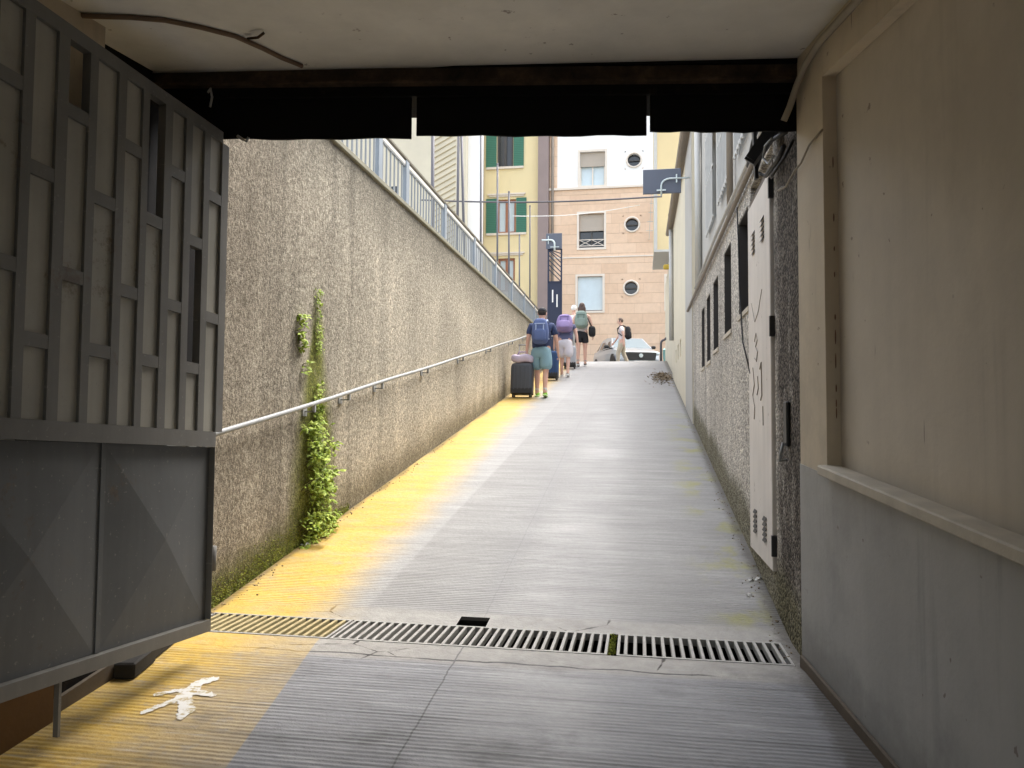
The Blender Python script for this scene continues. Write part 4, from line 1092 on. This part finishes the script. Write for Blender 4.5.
# ================================================================ CAR
def build_car(x, y, yaw):
    r = empty('parked_car', (x,y,ZS), 'silver hatchback parked across the street at the head of the ramp', 'car', None, yaw)
    g = G('silver_car_paint'); P_S = g.out((.50,.53,.55), .3, None, .35, .5, .6)
    # local: nose towards -y
    st = [(-2.12,.60,.34,.56),(-2.06,.74,.24,.68),(-1.9,.82,.2,.76),(-1.5,.86,.2,.86),(-1.05,.88,.2,.95),(-.2,.89,.2,.98),(.8,.89,.2,1.0),(1.5,.88,.2,1.02),(1.95,.84,.22,1.04),(2.08,.76,.3,.98),(2.12,.6,.4,.85)]
    mb = MB(); n_ = 0; rows = []
    for (yy, w_, zl, zh) in st:
        hw = [(0,zl),(w_*.8,zl),(w_*.97,zl+.10),(w_,zl+(zh-zl)*.45),(w_*.985,zl+(zh-zl)*.72),(w_*.93,zh-.04),(w_*.80,zh),(0,zh+.03)]
        loop = [V((px,yy,pz)) for px, pz in hw]+[V((-px,yy,pz)) for px, pz in hw[-2:0:-1]]
        rows.append(loop)
    L = len(rows[0]); vs = [v for row in rows for v in row]; fs = []
    for i in range(len(rows)-1):
        for j in range(L): fs.append((i*L+j, i*L+(j+1) % L, (i+1)*L+(j+1) % L, (i+1)*L+j))
    fs.append(tuple(range(L))); fs.append(tuple((len(rows)-1)*L+j for j in range(L)))
    mb.mesh(vs, fs)
    # cabin
    gh = [(-1.02,.80,.96),(-.28,.64,1.42),(.3,.65,1.47),(1.15,.63,1.44),(1.85,.60,1.10),(2.0,.74,1.0)]
    def C(i, s_): yy, w_, z = gh[i]; return V((s_*w_,yy,z))
    base = [(-1.02,.80),(-.28,.83),(.3,.83),(1.15,.82),(1.85,.76),(2.0,.74)]
    B = lambda i, s_: V((s_*base[i][1], base[i][0], .97))
    for i in range(5):
        mb.poly([C(i,-1),C(i,1),C(i+1,1),C(i+1,-1)])
        for s_ in (-1,1): mb.poly([B(i,s_),B(i+1,s_),C(i+1,s_),C(i,s_)])
    body = mb.build('body', P_S, r, True, False)
    def quad_part(name, pts, mat, inset, out, parent=r):
        pts = [V(p) for p in pts]; c = sum(pts, V())/len(pts); nn = (pts[1]-pts[0]).cross(pts[2]-pts[1]).normalized()
        if nn.dot(c-V((0,.3,.9))) < 0: nn = -nn
        q = [p+(c-p).normalized()*inset+nn*out for p in pts]; mb = MB()
        q2 = [p-nn*.02 for p in q]; mb.poly(q); mb.poly(q2)
        for i in range(len(q)): mb.poly([q[i],q[(i+1)%len(q)],q2[(i+1)%len(q)],q2[i]])
        return mb.build(name, mat, parent, True)
    gl = G('pale_sky_glass'); P_G = gl.out((.30,.36,.38), .06, None, 0, .8)  # pale base colour paints the sky reflection into the windscreen
    quad_part('windscreen', [C(0,-1),C(0,1),C(1,1),C(1,-1)], P_G, .07, .008)
    quad_part('rear_window', [C(3,-1),C(3,1),C(4,1),C(4,-1)], M_GLASS, .07, .008)
    for s_ in (-1,1):
        quad_part('side_window', [B(0,s_)+V((0,.25,.03)),B(2,s_)+V((0,-.03,.03)),C(2,s_)+V((0,-.03,-.05)),C(1,s_)+V((0,.02,-.03))], M_GLASS, .03, .008)
        quad_part('side_window', [B(2,s_)+V((0,.03,.03)),B(4,s_)+V((0,-.2,.06)),C(3,s_)+V((0,.05,-.04)),C(2,s_)+V((0,.03,-.05))], M_GLASS, .03, .008)
        mb = MB(); mb.blob((s_*.95,-.72,1.02), .10,.05,.065,.7,12,8); mb.bar((s_*.82,-.70,.98),(s_*.92,-.70,1.0),.04,.03); mb.build('mirror', M_BLACK, r, True, True)
        mb = MB(); mb.blob((s_*.60,-2.0,.66), .17,.12,.075,.6,14,8); mb.build('headlight', M_BRKT, r, True, True)
        for yy in (-1.32, 1.28):
            w_ = MB(); w_.ring((s_*.80,yy,.31),(1,0,0),.225,.09,28,8); wh = empty('wheel', (0,0,0), None, None); wh.parent = r; 
            w_.build('tyre', M_BLACK, wh, True, True)
            w_ = MB(); w_.disc((s_*.81,yy,.31),(1,0,0),.18,.12,20); w_.build('rim', M_GALV, wh, True)
            mb = MB(); mb.disc((s_*.80,yy,.34),(1,0,0),.36,.185,28); mb.build('wheel_arch', M_BLACK, r, True)
    mb = MB(); mb.hexa([(-.56,-2.17,.40),(.56,-2.17,.40),(.54,-2.0,.40),(-.54,-2.0,.40),(-.62,-2.13,.70),(.62,-2.13,.70),(.58,-1.95,.70),(-.58,-1.95,.70)]); gr = mb.build('grille', M_BLACK, r, True, False, .01)
    mb = MB(); mb.disc((0,-2.165,.57),(0,1,0),.075,.03,24); mb.build('emblem', M_BRKT, gr, True)
    mb = MB(); mb.box((-.26,-2.19,.26),(.26,-2.10,.37)); mb.build('number_plate', M_WHITE, r, True)
    return r
yc = 29.3
cx = on_y(634,355,yc).x
build_car(on_y(625,355,yc+1.2).x, yc+1.2, R(17))

# ================================================================ PEOPLE
def skin_mesh(verts, edges, radii, root=0, sub=2):
    me = bpy.data.meshes.new('t'); me.from_pydata([tuple(v) for v in verts], edges, []); o = bpy.data.objects.new('t', me); col.objects.link(o)
    mo = o.modifiers.new('s', 'SKIN'); mo.use_smooth_shade = True; mo.branch_smoothing = .3
    for i, d in enumerate(me.skin_vertices[0].data):
        r_ = radii[i]; d.radius = (r_, r_) if not isinstance(r_, tuple) else r_; d.use_root = (i == root)
    ss = o.modifiers.new('u', 'SUBSURF'); ss.levels = sub; ss.render_levels = sub
    dg = bpy.context.evaluated_depsgraph_get(); dg.update()
    out = bpy.data.meshes.new_from_object(o.evaluated_get(dg)); bpy.data.objects.remove(o)
    return out
def link(name, me, mat, parent):
    me.name = name; me.materials.clear(); me.materials.append(mat); me.shade_smooth()
    o = bpy.data.objects.new(name, me); col.objects.link(o); o.parent = parent; return o
def skinmat(c=(.62,.36,.27)): return plain('skin', c, .55, .1, 8, .05, 60)
M_SKIN = skinmat(); M_SKIN2 = skinmat((.66,.40,.31))
cloth = lambda n, c: plain('cloth_'+n, c, .85, .15, 9, .25, 70)

def person(label, x, y, heading, H, pose, wear, skin=M_SKIN, z=None, face=False):
    k = H/1.75; zb = ground(y) if z is None else z
    r = empty('person', (x,y,zb), label, 'person', None, heading)
    P_ = {}
    lean = R(pose.get('lean', 4))
    def up(v):            # lean of the upper body about the hips, forwards (+y)
        v = V(v); d = v-V((0,0,.95)); return V((v.x, d.y*math.cos(lean)+d.z*math.sin(lean), .95+d.z*math.cos(lean)-d.y*math.sin(lean)))
    vs = []; rd = []; es = []; idx = {}
    def add(n, p, rr, frm=None):
        idx[n] = len(vs); vs.append(V(p)*k); rd.append(tuple(q*k for q in rr) if isinstance(rr, tuple) else rr*k)
        if frm: es.append((idx[frm], idx[n]))
    fat = wear.get('fat', 1)
    add('pelvis', (0,0,.95), (.155*fat,.115*fat)); add('waist', up((0,.0,1.10)), (.145*fat,.11*fat), 'pelvis'); add('chest', up((0,.01,1.30)), (.165*fat,.115*fat), 'waist')
    add('neck0', up((0,-.005,1.455)), .07, 'chest'); add('neck', up((0,.015,1.52)), .053, 'neck0'); add('head0', up((0,.03,1.575)), (.066,.075), 'neck'); add('head', up((0,.025,1.655)), (.078,.098), 'head0'); add('crown', up((0,.01,1.715)), (.06,.075), 'head')
    sides = {'l': -1, 'r': 1}
    for s_, sg in sides.items():
        arm = pose['arm'+s_]; leg = pose['leg'+s_]
        sh = up((sg*.185*(1+(fat-1)*.55),0,1.40)); add('sh'+s_, sh, .066, 'chest')
        def dirv(a, out): a = R(a); o_ = R(out); return V((sg*math.sin(o_), math.sin(a)*math.cos(o_), -math.cos(a)*math.cos(o_)))
        el = sh+dirv(arm[0], arm[2])*.29; wr_ = el+dirv(arm[1], arm[2]*.5)*.25
        add('el'+s_, el, .043, 'sh'+s_); add('wr'+s_, wr_, .028, 'el'+s_)
        dh = dirv(arm[1]+6, arm[2]*.3); hd = wr_+dh*.075; add('pm'+s_, hd, (.022,.036), 'wr'+s_)
        for f in range(4):
            o_ = V((0,1,0))*(.026-.0175*f); L = (.07,.078,.073,.058)[f]
            add('f%d%s' % (f,s_), hd+o_+dh*.03, .0095, 'pm'+s_); add('g%d%s' % (f,s_), hd+o_*1.1+dh*(.03+L*.55)+V((-sg*.012,0,0)), .0088, 'f%d%s' % (f,s_)); add('h%d%s' % (f,s_), hd+o_*1.1+dh*(.03+L*.8)+V((-sg*.04,0,.006)), .0078, 'g%d%s' % (f,s_))
        add('t0'+s_, wr_+dh*.045+V((-sg*.012,.035,0)), .012, 'wr'+s_); add('t1'+s_, wr_+dh*.085+V((-sg*.022,.052,0)), .0095, 't0'+s_)
        hp = V((sg*.092,0,.90)); add('hip'+s_, hp, (.098*fat,.105*fat), 'pelvis')
        d1 = V((0,math.sin(R(leg[0])),-math.cos(R(leg[0])))); d2 = V((0,math.sin(R(leg[1])),-math.cos(R(leg[1]))))
        kn = hp+V((0,0,0))+d1*.43; an = kn+d2*.40
        add('th'+s_, hp+d1*.2, .085*fat, 'hip'+s_); add('kn'+s_, kn, .057, 'th'+s_); add('cf'+s_, kn+d2*.13+V((0,-.012,0)), .056, 'kn'+s_); add('an'+s_, an, .037, 'cf'+s_)
        fa = R(leg[2]); fd = V((0,math.cos(fa),math.sin(fa))); fn = V((0,math.sin(fa),-math.cos(fa)))
        add('hl'+s_, an+fn*.035-fd*.035, .036, 'an'+s_); add('to'+s_, an+fn*.045+fd*.13, (.042,.026), 'an'+s_)
        idx['_fd'+s_] = (fd, fn)
    dz = min(vs[idx['hl'+s_]].z-.036*k-math.tan(SR if z is None else 0)*vs[idx['hl'+s_]].y for s_ in 'lr')
    dz = min(dz, min(vs[idx['to'+s_]].z-.03*k-(SR if z is None else 0)*vs[idx['to'+s_]].y for s_ in 'lr'))
    vs = [v-V((0,0,dz-.012)) for v in vs]
    p = lambda n: vs[idx[n]]
    link('body', skin_mesh(vs, es, rd, 0), skin, r)
    def chain(name, spec, mat, sub=2):     # spec: list of (pos, rad, from)
        me = skin_mesh([s[0] for s in spec], [(s[2], i) for i, s in enumerate(spec) if s[2] is not None], [s[1] for s in spec], 0, sub)
        return link(name, me, mat, r)
    e = .02*k
    def R_(n, ex): q = rd[idx[n]]; return tuple(w_+ex for w_ in q) if isinstance(q, tuple) else q+ex
    # top
    low = wear.get('hem', .11)*k
    sp = [(p('pelvis')-V((0,0,low)), tuple(w_+.034*k for w_ in rd[idx['pelvis']]), None),(p('waist'), R_('waist',.028*k), 0),(p('chest'), R_('chest',.022*k), 1),(p('neck0')-V((0,0,.02*k)), .08*k, 2)]
    for s_ in 'lr':
        i = len(sp); sp.append((p('sh'+s_), .085*k, 2)); sl_ = wear.get('sleeve', .6)
        if sl_: sp.append((p('sh'+s_).lerp(p('el'+s_), sl_), .07*k, i))
    chain('shirt', sp, wear['top'])
    pv = rd[idx['pelvis']]
    sp = [(p('pelvis')+V((0,0,.07*k)), (pv[0]+.010*k, pv[1]+.012*k), None), (p('pelvis')-V((0,0,.04*k)), (pv[0]+.018*k, pv[1]+.022*k), 0)]
    lg = wear.get('leg', .8)
    for s_ in 'lr':
        i = len(sp); sp.append((p('hip'+s_).lerp(p('th'+s_),.55), .118*k*fat, 1)); sp.append((p('th'+s_).lerp(p('kn'+s_),.1), .110*k*fat, i))
        if lg <= 1: sp.append((p('th'+s_).lerp(p('kn'+s_), lg), (.108 if lg > .3 else .11)*k*fat, i+1))
        else: sp.append((p('kn'+s_), .082*k, i+1)); sp.append((p('cf'+s_), .075*k, i+2)); sp.append((p('an'+s_).lerp(p('cf'+s_),.1), .065*k, i+3))
    chain('trousers' if lg > 1 else 'shorts', sp, wear['bottom'])
    for s_ in 'lr':
        fd, fn = idx['_fd'+s_]; h = p('hl'+s_); t = p('to'+s_)
        me = skin_mesh([h+V((0,0,.012)), h.lerp(t,.5)+V((0,0,.006)), t], [(0,1),(1,2)], [.047*k,(.048*k,.042*k),(.05*k,.036*k)], 0, 2)
        sh_ = link('shoe', me, wear['shoe'], r)
        mb = MB(); q = [h-fd*.05*k+fn*.035*k, t+fd*.05*k+fn*.03*k]; mb.bar(q[0], q[1], .085*k, .022*k, -fn); mb.build('sole', wear.get('sole', M_WHITE), sh_, True, False, .006)
        if wear.get('sock') is not None:
            me = skin_mesh([p('an'+s_), p('an'+s_).lerp(p('cf'+s_),.35)], [(0,1)], [.043*k,.047*k], 0, 2); link('sock', me, wear['sock'], r)
    hc = p('head'); rotm = Matrix.Rotation(-lean, 3, 'X')
    if wear.get('hair') is not None:
        mb = MB()
        def cut(q):
            q = q.copy()
            if q.y > .045*k and q.z < .045*k: q.y = .045*k
            return q
        mb.blob(hc+V((0,-.008*k,.022*k)), .086*k, .106*k, .098*k if wear.get('hairlen',0) == 0 else .105*k, 1, 20, 14, rotm, cut)
        if wear.get('hairlen',0): mb.blob(hc+V((0,-.065*k,-.09*k)), .115*k,.06*k,.15*k, .9, 16, 10, rotm)
        mb.build('hair', wear['hair'], r, True, True)
    if wear.get('cap') is not None:
        mb = MB(); mb.blob(hc+V((0,-.004*k,.035*k)), .090*k,.110*k,.078*k, 1, 20, 12, rotm, lambda q: V((q.x,q.y,max(q.z,-.012*k))))
        mb.blob(hc+V((0,.11*k,.03*k)), .075*k,.085*k,.008*k, 1, 16, 6, rotm); mb.build('cap', wear['cap'], r, True, True)
    for sg in (-1, 1):
        mb = MB(); mb.blob(hc+V((sg*.080*k,-.008*k,-.012*k)), .012*k,.02*k,.032*k, 1, 10, 8); mb.build('ear', skin, r, True, True)
    if face:
        mb = MB(); mb.blob(hc+V((0,.098*k,-.02*k)), .014*k,.022*k,.026*k, 1, 10, 8); mb.build('nose', skin, r, True, True)
        for sg in (-1, 1):
            mb = MB(); mb.blob(hc+V((sg*.032*k,.083*k,.008*k)), .012*k,.01*k,.008*k, 1, 10, 8); mb.build('eye', M_BLACK, r, True, True)
        mb = MB(); mb.blob(hc+V((0,.082*k,-.062*k)), .024*k,.012*k,.007*k, 1, 10, 6); mb.build('mouth', plain('lip', (.4,.15,.12)), r, True, True)
    wpt = lambda n: Matrix.Translation(r.location) @ Matrix.Rotation(heading,4,'Z') @ p(n)
    r.matrix_world = Matrix.Translation(r.location) @ Matrix.Rotation(heading,4,'Z')
    return r, wpt, lean, k

def backpack(per, label, mat, strap, size=(.31,.19,.46), dz=0, pocket=True):
    r_, wpt, lean, k = per; c = wpt('chest'); hd = r_.rotation_euler.z
    b = empty('backpack', (0,0,0), label, 'backpack', 'backpacks worn by the walkers')
    M_ = Matrix.Translation(c) @ Matrix.Rotation(hd,4,'Z') @ Matrix.Rotation(-lean,4,'X')
    b.matrix_world = M_; b.location = M_.translation; b.rotation_euler = M_.to_euler()
    w_, d_, h_ = size; yb = -.13*k-d_/2
    mb = MB(); mb.blob((0,yb,-.03+dz), w_/2, d_/2, h_/2, .55, 24, 16, None, lambda q: V((q.x*(1-.18*max(q.z,0)/(h_/2)), q.y, q.z))); mb.build('bag_body', mat, b, True, True)
    if pocket:
        mb = MB(); mb.blob((0,yb-d_*.42,-.12+dz), w_*.36, d_*.22, h_*.24, .5, 18, 12); mb.build('pocket', mat, b, True, True)
        mb = MB(); mb.bar((-w_*.3,yb-d_*.5-.004,.10+dz),(w_*.3,yb-d_*.5-.004,.10+dz),.012,.02); mb.bar((-w_*.22,yb-d_*.56,.08+dz),(-w_*.22,yb-d_*.56,-.2+dz),.02,.012); mb.bar((w_*.22,yb-d_*.56,.08+dz),(w_*.22,yb-d_*.56,-.2+dz),.02,.012); mb.build('webbing', strap, b, True)
    for sg in (-1, 1):
        mb = MB(); mb.tube([(sg*.10,yb+d_*.3,.13),(sg*.115,-.08,.185*k),(sg*.12,.02,.175*k),(sg*.13,.13*k,.08*k),(sg*.15,.12*k,-.06),(sg*.17,.0,-.17),(sg*.13,yb+d_*.4,-.2)], .018, 6); mb.build('strap', strap, b, True, True)
    return b

def suitcase(label, x, y, w_, h, d_, mat, shell2, tilt, handle_to=None, rz=0, cat='suitcase'):
    zb = ground(y); r = empty('suitcase', (x,y,zb), label, cat, 'suitcases pulled up the ramp', rz)
    r.rotation_euler = (R(tilt), 0, rz)
    mb = MB(); mb.blob((0,0,.07+h/2), w_/2, d_/2, h/2, .28, 28, 18); body = mb.build('shell', mat, r, True, True)
    mb = MB()
    for i in range(5): xx = w_*(-.34+.17*i); mb.bar((xx,-d_/2-.003,.15),(xx,-d_/2-.003,h),.016,.012,(0,1,0))
    mb.build('rib', mat, body, True)
    mb = MB(); mb.box((-w_/2*.96,-d_/2-.008,.06),(w_/2*.96,d_/2+.004,.06+h*.20)); mb.build('base_guard', shell2, r, True, False, .015)
    for sx in (-1, 1):
        for sy in (-1, 1):
            mb = MB(); mb.disc((sx*w_*.38,sy*d_*.32,.035),(1,0,0),.035,.03,16); mb.build('wheel', M_BLACK, r, True)
            
    mb = MB(); t = h+.07; hl = .38
    for sx in (-1, 1): mb.tube([(sx*.085,d_*.3,t-.02),(sx*.085,d_*.3,t+hl)], .009, 8)
    mb.tube([(-.10,d_*.3,t+hl),(.10,d_*.3,t+hl)], .015, 8); mb.build('handle', M_GALV, r, True, True)
    return r

W_ = dict
# man with navy backpack
man = person('man in navy shirt, cap and pale blue shorts pulling a grey suitcase up the ramp', -1.86, 14.35, 0, 1.73,
    W_(lean=7, arml=(-14,-6,10), armr=(6,16,14), legl=(16,-4,9), legr=(-4,-16,-4)),
    W_(top=cloth('navy', (.03,.045,.11)), bottom=cloth('pale_blue', (.22,.36,.42)), shoe=plain('lime_shoe', (.30,.62,.08), .6), sole=plain('lime_sole', (.5,.7,.3), .6), sock=cloth('white_sock', (.6,.6,.58)), hair=plain('dark_hair', (.03,.022,.018), .7), cap=cloth('black_cap', (.02,.02,.025)), leg=.9, sleeve=.75, fat=1.26))
backpack(man, 'blue backpack with pale webbing worn by the man in the cap', cloth('blue_bag', (.085,.12,.25)), cloth('pale_web', (.35,.42,.6)), (.33,.19,.50), -.04)
s1 = suitcase('charcoal hard shell suitcase with a lilac bag on top, nearest on the ramp', -2.22, 14.25, .43, .60, .26, plain('charcoal_shell', (.055,.06,.07), .4, .1), M_BLACK, -6)
mb = MB(); mb.blob((0,0,0), .225,.14,.085, .6, 22, 12, None, lambda q: q+V((0,0,.012*math.sin(q.x*25)))); 
tb = tag(mb.build('travel_bag', cloth('lilac', (.52,.45,.55)), smooth=True), 'pale lilac travel bag lying on top of the charcoal suitcase', 'bag'); tb.location = (-2.22, 14.33, ground(14.3)+.75)
mb = MB(); mb.tube([(-.1,-.02,.07),(-.07,-.03,.13),(.07,-.03,.13),(.1,-.02,.07)], .012, 6); mb.build('grip', cloth('lilac_grip', (.4,.3,.45)), tb, True, True)
# woman with lilac backpack
w2 = person('stooping woman in white shorts with a lilac backpack behind the man', -1.78, 18.2, 0, 1.60,
    W_(lean=22, arml=(-10,4,12), armr=(-12,-4,16), legl=(14,-2,9), legr=(-4,-18,-6)),
    W_(top=cloth('slate_top', (.10,.11,.20)), bottom=cloth('white_shorts', (.66,.62,.66)), shoe=plain('pale_shoe', (.5,.48,.46), .6), sock=None, hair=plain('grey_brown_hair', (.16,.12,.10), .7), leg=1.0, sleeve=.5, fat=1.36), M_SKIN2)
backpack(w2, 'round lilac backpack worn by the stooping woman', cloth('lilac_bag', (.27,.20,.38)), cloth('dark_violet', (.16,.12,.28)), (.40,.26,.44), .06)
suitcase('navy soft suitcase pulled between the man and the stooping woman', -2.03, 17.4, .36, .62, .25, cloth('navy_case', (.03,.07,.17)), M_BLACK, -5)
# woman with green backpack
w3 = person('long haired woman in black shorts with a sage green backpack leading the group', -1.60, 21.2, 0, 1.78,
    W_(lean=5, arml=(-8,2,14), armr=(4,10,16), legl=(-4,-12,-2), legr=(12,0,9)),
    W_(top=cloth('pale_top', (.55,.50,.50)), bottom=cloth('black_shorts', (.015,.015,.018)), shoe=plain('dark_shoe', (.10,.10,.10), .6), sock=cloth('grey_sock', (.3,.3,.3)), hair=plain('brown_hair', (.075,.04,.028), .6), hairlen=1, leg=.35, sleeve=0, fat=1.0), M_SKIN2)
backpack(w3, 'sage green backpack worn by the long haired woman', cloth('sage', (.22,.28,.24)), cloth('sage_dark', (.14,.2,.17)), (.36,.21,.50), -.03)
suitcase('silver grey suitcase with black foot pulled by the leading woman', -1.86, 20.4, .34, .56, .24, plain('silver_shell', (.42,.43,.46), .4, .1), M_BLACK, -5)
q = w3[1]('hipr')
mb = MB(); mb.blob((0,0,0), .10,.17,.15, .6, 20, 12); hb = tag(mb.build('shoulder_bag', cloth('black_bag', (.012,.012,.014)), smooth=True), 'black shoulder bag hanging on the right hip of the leading woman', 'bag'); hb.location = q+V((.20,.0,.05))
mb = MB(); mb.tube([(0,.1,.13),(-.12,.14,.42),(-.27,.06,.53),(-.15,-.14,.42),(0,-.1,.13)], .012, 6); mb.build('strap', M_BLACK, hb, True, True)
# fifth walker
person('walker with a white sun hat half hidden ahead of the leading woman', -1.98, 22.9, 0, 1.72,
    W_(lean=4, arml=(-10,4,10), armr=(8,14,10), legl=(12,-2,8), legr=(-6,-16,-4)),
    W_(top=cloth('white_top', (.78,.77,.76)), bottom=cloth('stone_trousers', (.4,.38,.34)), shoe=plain('grey_shoe', (.2,.2,.2), .6), sock=None, hair=plain('white_hat', (.8,.79,.77), .8), leg=2, sleeve=.6), M_SKIN)
# pedestrian crossing
pd = person('man in a pink white shirt and beige trousers walking left past the silver car', on_y(622,350,26.6).x, 26.6, R(90), 1.72,
    W_(lean=3, arml=(-16,-4,8), armr=(22,34,8), legl=(18,4,8), legr=(-8,-22,-10)),
    W_(top=cloth('pink_white', (.74,.66,.66)), bottom=cloth('beige', (.50,.43,.32)), shoe=plain('brown_shoe', (.12,.08,.05), .6), sock=None, hair=plain('short_brown_hair', (.09,.06,.045), .7), leg=2, sleeve=.6, fat=.95), M_SKIN2, ZS, True)
backpack(pd, 'black backpack worn by the man crossing the street', cloth('black_pack', (.02,.02,.023)), M_BLACK, (.30,.20,.46), -.05)

# ================================================================ LIGHT
w = bpy.data.worlds.new('World'); scene.world = w; w.use_nodes = True
nt = w.node_tree; bgn = nt.nodes['Background']; sky = nt.nodes.new('ShaderNodeTexSky'); sky.sky_type = 'NISHITA'; sky.sun_disc = False
SEL, SAZ = R(62), R(40)
sky.sun_elevation = SEL; sky.sun_rotation = SAZ; sky.dust_density = 4; sky.air_density = 1.2; sky.ozone_density = 1
hs = nt.nodes.new('ShaderNodeHueSaturation'); hs.inputs['Saturation'].default_value = .42; hs.inputs['Value'].default_value = .9
nt.links.new(sky.outputs[0], hs.inputs['Color']); nt.links.new(hs.outputs[0], bgn.inputs[0]); bgn.inputs[1].default_value = .15
sun = bpy.data.lights.new('sun', 'SUN'); sun.energy = .6; sun.angle = R(40); sun.color = (1, .96, .9)
so = bpy.data.objects.new('sun', sun); col.objects.link(so)
dv = V((math.sin(SAZ)*math.cos(SEL), math.cos(SAZ)*math.cos(SEL), math.sin(SEL)))
so.rotation_euler = dv.to_track_quat('Z', 'Y').to_euler(); so.location = (0, 10, 30)
vs_ = scene.view_settings
vs_.view_transform = 'Standard'; vs_.look = 'None'; vs_.gamma = 1; vs_.use_curve_mapping = False; vs_.exposure = 2.27
cy = scene.cycles
cy.max_bounces = 10; cy.diffuse_bounces = 6; cy.use_denoising = True
scene.display_settings.display_device = 'sRGB'
